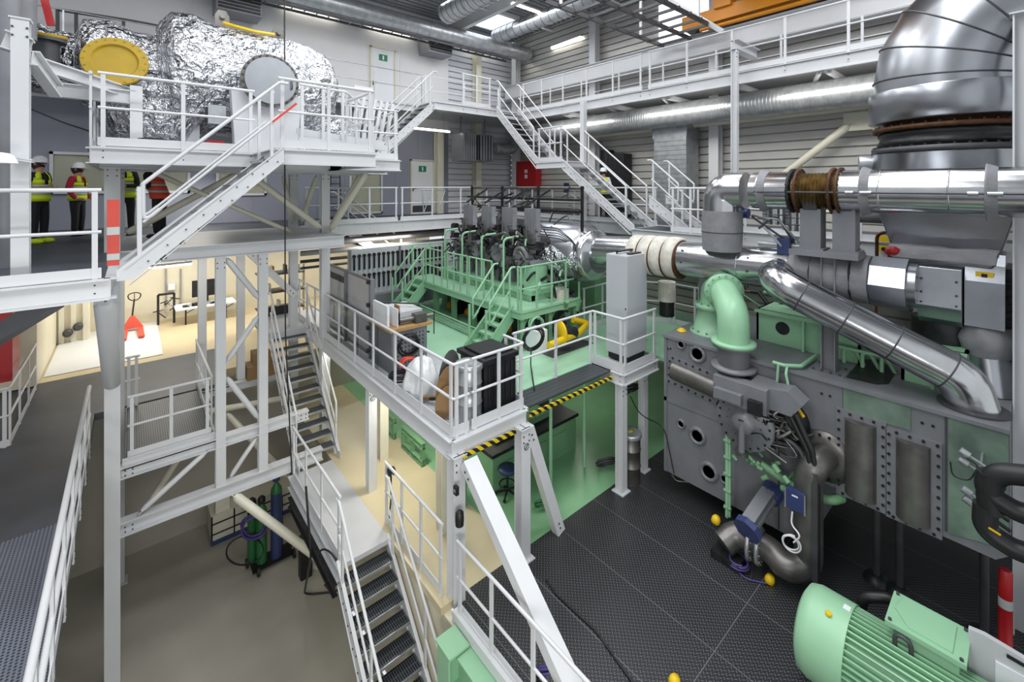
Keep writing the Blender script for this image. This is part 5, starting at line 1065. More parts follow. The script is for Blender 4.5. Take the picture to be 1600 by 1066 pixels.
for k, (m, l, c, r) in enumerate((('dark', 'black cable coil hanging on the side of the workbench', (4.3, 8.22, 2.95), .2), ('rorange', 'red hose coil on the deck below the workbench', (4.2, 8.05, 2.6), .15), ('dark', 'grey cable heap on the deck behind the railing', (3.95, 7.9, 2.5), .2))):
    ringtube(l, c, r, .02, m, ax=(.2, 1, .2) if k < 2 else (0, 0, 1), turns=4, n='hose_coil')
g = G('plastic'); g.lathe((4.0, 7.2, 2.42), (0, 0, 1), [(.3, 0), (.34, .2), (.25, .5), (.1, .66), (.01, .7)], 14); o = g.obj('plastic_bag', label='clump of clear plastic wrap on the lower deck beside the railing', cat='plastic wrap'); crumple(o, .2, .2, 2)
g = G('card', 'dark'); 
for k in range(5): g.bar((3.85+k*.06, 6.9-k*.06, 2.5), (4.1+k*.03, 6.6-k*.1, 2.55+k*.02), .06, .05, k % 2)
g.obj('scrap_pile', label='small pile of scrap and wood pieces on the lower deck', cat='scrap')
for k, (m, l, x, y, h) in enumerate((('dgrey', 'dark oval cover with a hand slot leaning by the drum', 4.12, 6.45, .95), ('card', 'brown oval wooden cover leaning in front of the dark one', 3.98, 6.3, .75), ('card', 'rounded brown board lowest of the leaning covers', 3.88, 6.15, .5))):
    g = G(m, 'black'); P = [V((x+.15*math.cos(a)+.06*math.sin(a), y-.1*math.cos(a), 2.44+h/2+h/2*math.sin(a))) for a in [2*math.pi*j/20 for j in range(20)]]; g.pris(P, (.015, .02, 0)); g.obj('oval_cover', label=l, cat='cover')
# clear panels on the deck railing
for y0, y1 in ((11.2, 10.4), (10.3, 9.4), (9.3, 8.4)): G('acryl').bb(3.7, 3.708, y1, y0, 2.5, 3.4).obj('clear_panel', label={11.2: 'clear acrylic panel on the lower deck railing nearest the stairs', 10.3: 'middle clear acrylic panel on the lower deck railing', 9.3: 'clear acrylic panel on the lower deck railing beside the workbench'}[y0], cat='panel')
# below the deck: green base machine, tables, purple stool
t = thing('green_base_machine', 'dark topped green machine base under the green deck', 'machine', (6.6, 8.2, 0))
g = G('greend', 'dark'); g.pris([(5.5, 7.0, .0), (8.0, 7.0, .0), (8.0, 7.0, .75), (5.5, 7.0, .75)], (0, 2.2, 0)); g.bb(5.45, 8.05, 6.95, 9.3, .75, .82, 1)
for x in (5.8, 6.5, 7.2): g.bb(x, x+.5, 6.98, 7.0, .12, .55)
g.obj('base_body', t, bev=.03)
g = G('greend', 'dark', 'galv'); g.bb(5.8, 7.4, 7.3, 8.8, .82, .95, 0)
for k in range(10): g.cyl((5.9+k*.15, 7.35, .95), (5.9+k*.15, 7.35, .98), .03, 8, 2)
g.tube(fil([(6.6, 8, .95), (6.6, 8, 1.3), (6.6, 7.6, 1.3)], .1), .04, 8, 2); g.obj('top_cover', t)
for k, y in enumerate((10.6, 9.2, 7.6)):
    g = G('greend'); a = V((4.9, y, 0)); 
    for z in (.08, .45): g.ib(a+V((0, .5, z)), a+V((0, -.5, z)), .1, .12)
    for s_ in (-.45, 0, .45): g.ib(a+V((0, s_, 0)), a+V((0, s_, .5)), .08, .1)
    g.obj('green_rack', label='green steel rack under the lower deck, '+('farthest from the camera', 'the middle one', 'nearest the camera')[k], cat='rack')
t = thing('swivel_stool', 'blue violet swivel stool under the striped deck corner', 'stool', tuple(aZ(797, 785, 0)))
q = aZ(797, 785, 0)+V((.1, .2, 0)); g = G('blue'); g.lathe(q+V((0, 0, .5)), (0, 0, 1), [(.001, -.03), (.17, -.03), (.19, .02), (.16, .06), (.001, .07)], 24); g.obj('seat', t)
g = G('black'); g.cyl(q+V((0, 0, .08)), q+V((0, 0, .48)), .025, 10)
for k in range(5): a = k*1.257; e = q+V((.24*math.cos(a), .24*math.sin(a), .05)); g.bar(q+V((0, 0, .1)), e, .03, .03); g.cyl(e-V((.02, 0, .02)), e+V((.02, 0, -.02)), .03, 8)
g.tube([q+V((.16*math.cos(a*.4), .16*math.sin(a*.4), .22)) for a in range(17)], .012, 6); g.obj('star_base', t)
for c, r, l, m in ((aZ(948, 725, .15), .2, 'coiled green grey hose on the floor left of the cabinet column', 'dgrey'), (aZ(848, 790, .1), .13, 'dark green cable loop beside the white column with the sign', 'gbot'), (aZ(985, 610, 1.9), .16, 'bundle of black cables hanging below the cabinet platform', 'black'), (aZ(860, 1052, .06), .16, 'purple cable coil on the floor at the bottom edge', 'purple')):
    ringtube(l, c, r, .016, m, ax=(.3, .5, .6), turns=4, cat='cable')
for k, P in enumerate(([aZ(985, 620, 1.8), aZ(1000, 650, 1.3), aX(1038, 665, 8.2), aX(1053, 740, 8.15)], [aZ(1050, 742, .02), aZ(1056, 752, .02), aZ(1120, 756, .02)])):
    G('black' if k == 0 else 'galv').tube(fil(P, .3), .012, 6).obj('cable', label=('thin black cable hanging from the cabinet platform to the machine corner', 'thin grey cable on the floor at the machine bottom edge')[k], cat='cable')
G('black').tube(fil([aZ(853, 905, .015), aZ(870, 930, .015), aZ(930, 985, .015), aZ(998, 1080, .015)], .4), .016, 8).obj('floor_cable', label='black cable snaking over the black tread plate floor', cat='cable')
g = G('black'); p = aX(718, 810, 3.6); g.lathe(p, (0, 0, 1), [(.06, -.1), (.065, -.02), (.06, .08), (.03, .11), (.001, .12)], 16); g.obj('black_speaker', label='small black round device strapped on the deck corner column', cat='device')
g = G('black', 'galv'); c = aX(715, 765, 3.58); g.bb(c.x-.05, c.x, c.y-.04, c.y+.04, c.z-.06, c.z+.06); g.bb(c.x-.055, c.x-.05, c.y-.02, c.y+.02, c.z-.02, c.z+.02, 1); g.obj('socket_box', label='small black socket box on the deck corner column', cat='socket')
g = G('black'); c = aZ(611, 737, 1.0); g.lathe(c, (1, 0, 0), [(.03, -.06), (.07, -.05), (.07, -.02), (.03, -.01), (.03, .02), (.075, .03), (.075, .06), (.03, .07)], 18); g.tube(fil([c, c+V((0, 0, -.5)), c+V((0, .1, -1.0))], .1), .015, 6); g.obj('cable_spool', label='black cable spool on top of the railing post beside the foreground stairs', cat='spool')
ringtube('black cable loop hanging down beside the foreground stairs', aX(512, 890, 2.5), .3, .016, 'black', ax=(1, .3, 0), turns=.7, cat='cable')
# second lower flight and hazard post
g = G('hazard'); g.bar((3.45, 5.0, -.9), (3.45, 5.0, -2.5), .06, .06); g.obj('hazard_post', label='yellow and black striped post beside the green steel edge', cat='post')
# ---------------------------------------------------------------- ground level left
def bottle(label, x, y, z, r, h, m, shoulder):
    t = thing('gas_bottle', label, 'gas bottle', (x, y, z)); G(m).lathe((x, y, z), (0, 0, 1), [(r, 0), (r, h*.86)], 22).obj('bottle_body', t)
    G(shoulder).lathe((x, y, z+h*.86), (0, 0, 1), [(r, 0), (r*.92, h*.05), (r*.5, h*.1), (.03, h*.13), (.03, h*.16)], 22).obj('shoulder', t)
    g = G('blue' if m == 'blue' else 'dark'); g.lathe((x, y, z+h), (0, 0, 1), [(.05, 0), (.08, .03), (.08, .12), (.04, .16)], 12); g.obj('valve_guard', t)
q = aZ(432, 880, -2.6)
bottle('tall blue gas bottle with green shoulder under the tower', q.x+.02, q.y+.1, -2.5, .12, 1.75, 'blue', 'gbot'); bottle('dark green gas bottle behind the blue one', q.x-.28, q.y+.15, -2.5, .11, 1.35, 'gbot', 'gbot'); bottle('purple hose draped narrow gas bottle at the left of the group', q.x-.45, q.y+.3, -2.5, .09, 1.3, 'gbot', 'dark')
t = thing('gas_trolley', 'dark trolley carrying the gas bottles', 'trolley', (q.x, q.y, -2.6)); g = G('dark'); g.bb(q.x-.5, q.x+.35, q.y-.1, q.y+.35, -2.52, -2.5); g.bar((q.x-.3, q.y+.35, -2.5), (q.x-.3, q.y+.35, -1.3), .03, .03); g.bar((q.x+.2, q.y+.35, -2.5), (q.x+.2, q.y+.35, -1.3), .03, .03); g.obj('trolley_frame', t)
for a, b in ((-.4, -.12), (.35, -.1), (-.55, .3), (.4, .35)):
    g = G('black'); c = V((q.x+a, q.y+b, -2.5)); g.cyl(c-V((.025, 0, 0)), c+V((.025, 0, 0)), .1, 18); g.obj('wheel', t)
ringtube('purple hose coil hung on the gas trolley', (q.x-.45, q.y-.02, -1.55), .2, .025, 'purple', ax=(0, 1, 0), turns=4, sq=1.3)
ringtube('dark hose loop hanging left of the gas trolley', (q.x-.62, q.y+.05, -2.0), .25, .018, 'black', ax=(0, 1, 0), turns=1.2, sq=1.6)
t = thing('storage_rack', 'cream mesh sided pallet box with blue foot beam on the concrete floor', 'rack', tuple(aZ(325, 850, -2.6)))
a = aZ(330, 855, -2.6); b = aZ(432, 800, -2.6); g = G('cream', 'blue', 'dark'); yb = a.y; g.bb(a.x, a.x+1.9, yb, yb+.06, -2.6, -2.5, 1); g.bb(a.x, a.x+1.9, yb+.03, yb+.8, -2.5, -1.9); 
for k in range(5): g.bb(a.x+k*.47, a.x+.03+k*.47, yb, yb+.03, -2.5, -1.9, 2)
for z in (-2.35, -2.1): g.bb(a.x, a.x+1.9, yb, yb+.03, z, z+.02, 2)
g.bb(a.x+.1, a.x+.4, yb+.1, yb+.3, -1.9, -1.5); g.obj('rack_body', t)
g = G('dark', 'wood'); c = aZ(475, 800, -2.0); g.ib((2.5, 10.0, -.35), (2.5, 7.3, -.35), .08, .2); g.obj('dark_beam', label='dark brown beam under the edge of the white landing', cat='beam')
g = G('dark'); c = aZ(477, 900, -2.6); g.bb(c.x-.12, c.x+.12, c.y-.1, c.y+.1, -2.6, -1.7); g.obj('dark_stand', label='dark upright stand with cables beside the gas bottles', cat='stand')
g = G('insulw'); c = aZ(500, 890, -2.6); g.lathe(c+V((.1, .3, 0)), (0, 0, 1), [(.3, 0), (.32, .3), (.2, .6), (.05, .7)], 14); o = g.obj('white_sack', label='white sack under the white landing', cat='sack'); crumple(o, .15, .2, 2)
G('black').tube(fil([aX(478, 760, 2.4), aX(486, 870, 2.4), aZ(475, 930, -2.58), aZ(522, 925, -2.58)], .3), .02, 8).obj('cable', label='black cable hanging from the white landing to the concrete floor', cat='cable')
G('black').tube([aY(444.5, -20, 9.9), aY(445, 270, 9.9), aY(446, 520, 9.9), aY(456, 740, 9.9)], .013, 6).obj('hanging_cable', label='long thin black cable hanging vertically in front of the tower', cat='cable')
G('black').tube(fil([aY(48, 170, 10), aY(100, 192, 10), aY(140, 205, 10.2)], .3), .012, 6).obj('cable', label='black cable sagging across the grey wall at upper left', cat='cable')
# grating landing
g = G('grate', 'white', 'perf'); g.bb(-.1, 1.25, 10.55, 13.0, 1.26, 1.3); g.ib((-.12, 10.5, 1.23), (1.3, 10.5, 1.23), .06, .2, 1); g.ib((1.25, 10.5, 1.2), (1.25, 13.1, 1.2), .06, .18, 1); g.obj('grating_landing', label='galvanised grating landing inside the lower part of the white tower', cat='landing')
g = G('black'); g.bb(2.75, 3.6, 14.35, 14.4, 2.42, 2.68); g.obj('black_board', label='black kick board at the head of the deck stairs', cat='board')
# back room seen under the mid level: pallet truck, table, frame, container
t = thing('pallet_truck', 'red orange hand pallet truck with black handle on a white floor plate', 'pallet truck', tuple(aZ(208, 515, 1.3)))
q = aZ(207, 520, 1.3); g = G('black'); hb = q+V((-.02, .3, .35)); ht = aY(210, 462, q.y+.55); g.cyl(hb, ht-V((0, 0, .12)), .025, 10); g.tube([ht+V((.17*math.sin(a), 0, .1*math.cos(a)*(1 if math.cos(a) > -.2 else 1.7))) for a in [2*math.pi*k/20 for k in range(21)]], .018, 8); g.bar(ht+V((0, 0, -.15)), ht+V((0, 0, .08)), .02, .02); g.obj('handle', t)
g = G('pallet'); g.pris([q+V((-.28, .1, .12)), q+V((.28, .1, .12)), q+V((.05, .2, .5)), q+V((-.05, .2, .5))], (0, .15, 0)); g.obj('front_plate', t)
for s_ in (-1, 1):
    g = G('pallet', 'dark'); g.bar(q+V((s_*.19, .15, .11)), q+V((s_*.22, -1.0, .08)), .16, .06); g.cyl(q+V((s_*.22-.05, -.95, .04)), q+V((s_*.22+.05, -.95, .04)), .04, 10, 1); g.obj('fork', t)
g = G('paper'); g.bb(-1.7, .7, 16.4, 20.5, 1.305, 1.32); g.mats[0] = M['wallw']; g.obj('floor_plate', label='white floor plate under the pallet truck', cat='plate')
t = thing('tall_black_frame', 'black rectangular frame stand holding small fittings, in front of the cream wall', 'frame', tuple(aZ(260, 507, 1.3)))
g = G('dark', 'galv'); P = [aY(*p, 20.0) for p in ((247, 461), (247, 510), (272, 506), (272, 458))]
for p, r in zip(P, P[1:]+P[:1]): g.bar(p, r, .07, .07)
g.obj('outer_frame', t)
g = G('galv', 'dark')
for k in range(14): a = aY(rnd.randint(250, 270), rnd.randint(463, 500), 20.0); g.bar(a, a+V((rr_(-.3, .3), 0, rr_(-.25, .25))), .04, .03, k % 2)
g.obj('fittings', t)
t = thing('folding_table', 'white folding table with small parts against the cream wall', 'table', tuple(aZ(300, 505, 1.3)))
a, b = aY(273, 482, 19.6), aY(352, 468, 19.6); g = G('paper'); g.bb(a.x, b.x+.3, 19.2, 20.1, a.z-.03, a.z+.02); g.obj('tabletop', t)
for x in (a.x+.3, b.x): g = G('dark'); g.tube([(x, 19.4, a.z), (x, 19.4, 1.3)], .025, 8); g.tube([(x, 19.4, 1.7), (x+.4, 19.4, a.z)], .015, 6); g.obj('leg', t)
g = G('dark', 'galv')
for k in range(9): p = aY(285+k*7, 476-k, 19.6); g.bb(p.x, p.x+.18, 19.4, 19.6, a.z+.02, a.z+.07+.02*(k % 3), k % 2)
g.obj('table_parts', label='small parts spread on the white folding table', cat='parts')
g = G('dark'); a = aY(300, 461, 19.8); g.bb(a.x, a.x+.9, 19.8, 19.86, a.z-.1, a.z+.5); g.bb(a.x+.4, a.x+.5, 19.8, 19.9, a.z-.35, a.z-.1); g.obj('monitor', label='black screen standing on the white folding table', cat='monitor')
g = G('galv', 'paper')
for px in (259, 282): g.tube([aY(px, 420, 20.6), aY(px, 480, 20.6)], .03, 6)
a = aY(268, 448, 20.6); g.bb(a.x-.1, a.x+.1, 20.55, 20.65, a.z-.12, a.z+.12, 1); g.obj('wall_conduit', label='vertical conduits with a small white box on the cream wall', cat='conduit')
g = G('creamw', 'cream', 'dgrey'); g.bb(-8, -1.75, 15.8, 20.6, 1.32, 4.6)
for k in range(3): g.bb(-1.7+k*.27, -1.58+k*.27, 19.5, 19.6, 1.32, 4.6, 1)
g.bb(-1.75, -1.0, 19.6, 19.7, 1.32, 4.6)
for p in ((106, 520), (122, 510)): a = aY(*p, 19.45); g.lathe(a, (0, -1, 0), [(.12, 0), (.12, .1), (.05, .12)], 12, 2)
g.obj('cream_container', label='cream corrugated container wall at the back left under the mid level', cat='container')
g = G('red'); a = aY(20, 540, 14.0); g.bb(a.x-.3, a.x+.05, 13.6, 14.4, 2.2, 3.9); g.obj('red_cabinet', label='dark red cabinet on the left wall beside the dark walkway', cat='cabinet')
g = G('card'); a = aZ(385, 600, 1.3); g.bb(2.25, 2.95, 13.0, 13.5, 1.21, 1.55); g.bb(2.4, 2.8, 13.05, 13.45, 1.55, 1.85); g.obj('wooden_crate', label='brown cardboard boxes stacked behind the tower columns', cat='boxes')
g = G('wood', 'dgrey', 'cream'); 
for k in range(4): g.bb(3.2, 4.6, 16.5, 17.2, 1.4+k*.6, 1.44+k*.6, 1); 
for x in (3.2, 4.55): g.bb(x, x+.06, 16.5, 16.56, 1.3, 3.5, 2)
for k in range(12): g.bb(3.3+.1*k, 3.37+.1*k, 16.6, 16.9, 1.44+.6*(k % 4), 1.7+.6*(k % 4), k % 3)
g.obj('shelf_rack', label='shelf rack with boxes in the room under the mid level', cat='shelf')
t2 = [stair('far white stairs under the mid level walkway beyond the tool wall', (5.2, 14.8, 5.0), (1, 0, 0), .9, .2, .24, 9)]
g = G('insul', 'dark', 'copper'); 
for z, r, m_ in ((4.45, .12, 0), (4.15, .08, 0), (3.9, .05, 1), (4.62, .05, 2), (3.7, .04, 1)): g.tube([(3.9, 14.6-z*.05, z), (12, 14.6-z*.05, z)], r, 12, m_)
g.obj('pipe_run', label='bundle of grey and dark pipes under the back walkway', cat='pipes')
t = thing('pipework', 'dense dark pipework behind the green engine', 'pipework', (10.5, 12.3, 2.42))
for k in range(34): p = V((rr_(8.5, 13), rr_(11.5, 13), rr_(2.5, 4.4))); G(('dark', 'insul', 'copper')[k % 3]).tube(fil([p, p+V((rr_(-.6, .6), 0, rr_(-.1, .1))), p+V((rr_(-.6, .6), rr_(-.4, .4), rr_(-.1, .4)))], .1, 3), rr_(.02, .07), 6).obj('small_pipe', t)
# ---------------------------------------------------------------- back and right wall equipment
g = G('red', 'paper'); a, b = aX(812, 253, 14.0), aX(843, 292, 14.0); yk = 15.9
a, b = aX(812, 253, 14.0), aX(842, 292, 14.0); g.bb(13.8, 14.15, b.y, a.y, b.z, a.z); c = (a+b)/2
for k, dz in enumerate((.12, -.12)): g.bb(13.795, 13.8, c.y-.1, c.y+.08, c.z+dz-.08, c.z+dz+.08, 1)
g.bb(13.79, 13.795, c.y-.03, c.y+.0, c.z+.06, c.z+.16); g.bb(13.79, 13.795, c.y-.06, c.y+.05, c.z-.14, c.z-.12)
g.obj('fire_cabinet', label='red wall cabinet with two white pictograms on the right wall', cat='cabinet')
for (px, py, Y_, l, s_) in ((683, 72, 15.9, 'grey louvred heater near the roof beside the ribbed wall', .55), (372, 5, 15.8, 'grey louvred heater at the top edge above the foil vessel', .6)):
    g = G('egrey', 'dark'); c = aY(px, py, Y_); g.bb(c.x-s_, c.x+s_, Y_-.3, Y_+.5, c.z-.38, c.z+.38)
    for k in range(7): g.bb(c.x-s_+.05, c.x+s_-.05, Y_-.33, Y_-.3, c.z-.32+k*.1, c.z-.27+k*.1, 1)
    g.obj('unit_heater', label=l, cat='heater')
g = G('egrey', 'dark'); a = aX(718, 210, 10.3); b = aX(772, 253, 11.5)
c = aY(745, 231, 14.6); g.bb(c.x-.75, c.x+.75, 14.5, 15.3, c.z-.55, c.z+.55)
for k in range(14): g.bb(c.x-.74+k*.108, c.x-.7+k*.108, 14.44, 14.5, c.z-.5, c.z+.5, 0 if k < 6 else 1)
for k in range(5): g.bb(c.x+.05+k*.14, c.x+.11+k*.14, 14.4, 14.46, c.z-.5, c.z+.5)
for dx in (-.6, .6): g.bb(c.x+dx-.02, c.x+dx+.02, 14.85, 14.9, c.z+.5, 9.02)
g.obj('air_handler', label='large grey finned air heater box under the top walkway', cat='heater')
g = G('galv', 'egrey'); a = aX(1032, 196, 13.6); b = aX(1082, 330, 13.6); g.bb(13.2, 14.0, b.y, a.y, 5.0, a.z-.5); g.pris([(13.2, a.y+.05, a.z-.5), (13.2, a.y+.1, a.z), (13.2, b.y, a.z), (13.2, b.y-.03, a.z-.25), (13.2, b.y, a.z-.5)], (.8, 0, 0))
for k in range(18): g.bb(13.19, 13.2, b.y, a.y, 5.1+k*.15, 5.11+k*.15, 1)
g.obj('riser_duct', label='square sheet metal riser duct with a sloped top on the right wall', cat='duct')
g = G('dark'); g.tube([aX(949, 235, 14.0), aX(949, 300, 14.0)], .25, 12); g.bb(13.6, 14.1, 9.6, 10.3, 5.1, 7.4); g.obj('dark_cabinet', label='dark equipment cabinet behind the zigzag stairs', cat='cabinet')
g = G('red', 'paper'); a = aX(848, 158, 12.4); a.z = 9.17
for k in range(5): g.lathe(a+V((0, -k*.28, k*.02)), (0, -1, 0), [(.06, 0), (.06, .25)], 10, k % 2)
g.obj('barrier_tape', label='red and white barrier tube lying on the top catwalk', cat='barrier')
g = G('blue', 'paper'); a = aX(885, 297, 11.65); g.bb(a.x-.01, a.x+.01, a.y-.12, a.y+.12, a.z-.1, a.z+.25); g.bb(a.x-.012, a.x-.01, a.y-.12, a.y+.12, a.z-.16, a.z-.1, 1); g.obj('blue_notice', label='small blue notice hung on the mid level railing', cat='notice')
g = G('galv'); a = aY(658, 297, 13.5); 
for dx in (0, .55): g.tube(fil([a+V((dx, 0, 0)), a+V((dx+.4, -.02, 0)), a+V((dx+.1, -.02, -.75))], .03), .02, 6); g.tube([a+V((dx+.05, 0, 0)), a+V((dx+.08, -.02, -.75))], .02, 6)
g.obj('folding_bracket', label='pair of thin grey folding brackets on the railing in front of the white door', cat='bracket')
for px, Y_, l in ((525, 15.9, 'dark stepladder leaning against the grey office wall left of the window'),):
    t = thing('stepladder', l, 'ladder', tuple(aY(px, 345, Y_))); a, b = aY(514, 345, Y_), aY(517, 272, Y_+.3); a2, b2 = aY(533, 345, Y_), aY(531, 272, Y_+.3)
    g = G('dark'); g.bar(a, b, .04, .06); g.bar(a2, b2, .04, .06); g.obj('side_rail', t)
    for k in range(7): G('dark').bar(a.lerp(b, (k+.5)/7), a2.lerp(b2, (k+.5)/7), .06, .03).obj('rung', t)
# fluorescent fittings
def lamp(label, p, q, m='lamp', pw=.09, n='tube_light', h=0):
    t = thing(n, label, 'lamp', tuple(p), 'fluorescent tube lights'); p, q = V(p), V(q); g = G('white'); g.bar(p+V((0, 0, .06)), q+V((0, 0, .06)), .13, .06); g.obj('housing', t); g = G(m); g.bar(p, q, pw, .05); g.obj('tube', t)
    if h:
        g = G('galv')
        for s_ in (.15, .85): e = p.lerp(q, s_); g.cyl(e+V((0, 0, .08)), V((e.x, e.y, h)), .008, 6)
        g.obj('hanger', t)
lamp('tube light high on the white wall right of the foil vessel', aY(445, 5, 16.42), aY(525, 24, 16.42)); lamp('tube light on the white wall above the upper door', aY(578, 37, 16.42), aY(642, 53, 16.42)); lamp('tube light near the roof above the ribbed back wall', aY(725, 68, 16.42), aY(777, 81, 16.42))
lamp('tube light near the roof on the right wall close to the corner', aX(862, 75, 14.12), aX(908, 58, 14.12)); lamp('tube light at the top edge beside the roof window', aY(800, 5, 12), aY(843, 20, 12), h=13.3)
lamp('tube light under the upper landing beside the grey office wall', aY(645, 200, 15.0), aY(702, 206, 15.0), h=9.02); lamp('tube light on the right wall below the long duct', aX(952, 211, 13.7), aX(1030, 202, 13.7))
lamp('tube light under the mid level over the pallet truck', aY(233, 419, 16), aY(300, 412, 16), 'lampc', h=4.9); lamp('tube light under the back walkway above the tool wall', aY(570, 385, 14.6), aY(615, 382, 14.6), 'lampc', h=4.9)
lamp('tube light under the left edge of the lower deck near the front corner', (3.7, 8.3, 2.05), (3.7, 6.0, 2.05), 'lamp', .04); lamp('tube light under the left edge of the lower deck near the stairs', (3.72, 11.6, 2.05), (3.72, 9.6, 2.05), 'lamp', .04)
lamp('tube light fixed under the back walkway above the tool wall, right one', aY(640, 388, 14.6), aY(700, 383, 14.6), 'lampc', h=4.9)
for x, y, z, p, sx in ((1, 18.3, 4.4, 190, 3), (6, 17.5, 4.4, 120, 3), (4.3, 8.5, 2.1, 40, .4), (6.5, 8.6, 2.15, 16, 1.2), (1.3, 15, 6.5, 60, 1), (9.8, 8.5, 2.15, 14, 1), (6.5, 14, 4.5, 60, 2), (-4, 13, 4.7, 40, 2), (1, 12, 4.8, 30, 2)): area(x, y, z, sx, .4, p, (1, .95, .85))
# ---------------------------------------------------------------- roof equipment
g = G('dgrey'); 
for dy in (0, .35): g.bar((1.5, 15.55-dy, 11.9), (13, 15.55-dy, 11.9), .04, .08)
for k in range(30): g.bar((1.6+k*.38, 15.2, 11.87), (1.6+k*.38, 15.55, 11.87), .03, .03)
g.obj('cable_tray', label='ladder type cable tray along the back wall near the roof', cat='cable tray')
g = G('dgrey', 'steel'); P = [aX(*p, 11.0) for p in ((985, -20), (1180, 70))]
z0 = 11.6
z0 = 10.85
for dy in (0, .95, 1.9): g.bar((7.6, 6.0+dy, z0), (13.4, 6.0+dy, z0), .06, .12)
for k in range(10): g.bar((7.8+k*.6, 5.9, z0), (7.8+k*.6, 8.0, z0), .06, .07)
g.obj('ladder_tray', label='large dark ladder frame hanging below the roof windows', cat='cable tray')
for k in range(4): G('white').bar((8.4+(k % 2)*3.6, 7.85-(k//2)*1.85, z0), (8.4+(k % 2)*3.6, 7.85-(k//2)*1.85, 13.3), .06, .06).obj('hanger_rod', label='hanger post of the dark ladder frame, '+('far left', 'far right', 'near left', 'near right')[k]+' one', cat='hanger')
g = G('white'); g.bar(aX(1035, -6, 12.6), aX(1130, 50, 12.6), .12, .14); g.obj('sloping_beam', label='pale beam sloping below the roof near the orange crane', cat='beam')
t = thing('overhead_crane', 'orange overhead crane girder at the top edge', 'crane', (12, 5, 11.6))
a, b = aX(1085, -40, 12.6), aX(1165, 30, 12.6); g = G('orange'); g.ib((4, 5.35, 12.1), (13.3, 5.35, 12.1), .45, .7); g.obj('girder', t)
g = G('orange', 'dark'); g.bb(13.3, 13.8, 2.6, 7.2, 11.15, 11.55); g.bar((13.4, 5.9, 11.5), (13.4, 5.9, 12.1), .4, .5); 
for y in (3.0, 6.9): g.cyl((13.4, y, 11.15), (13.7, y, 11.15), .18, 18, 1)
g.obj('end_carriage', t)
g = G('orange'); g.tube([(13.3, 6.6, 11.0), (13.3, -3, 11.0)], .06, 8); g.obj('conductor_rail', label='thin orange conductor rail above the white crane beam', cat='rail')
for k in range(3):
    g = G('white'); y = 13.5-k*3.6; g.tube([(4, y, 12.95), (13.9, y, 12.95)], .05, 8); g.obj('sprinkler_pipe', label=('far', 'middle', 'near')[k]+' thin white pipe crossing below the roof sheet', cat='pipe')
for k in range(3): G('galv', 'lampc').bb(9.2+k*.0, 9.6, 10.6-k*2.2, 11.0-k*2.2, 12.6, 12.7).obj('floodlight', label=('far', 'middle', 'near')[k]+' small flood lamp under the roof sheet', cat='lamp')
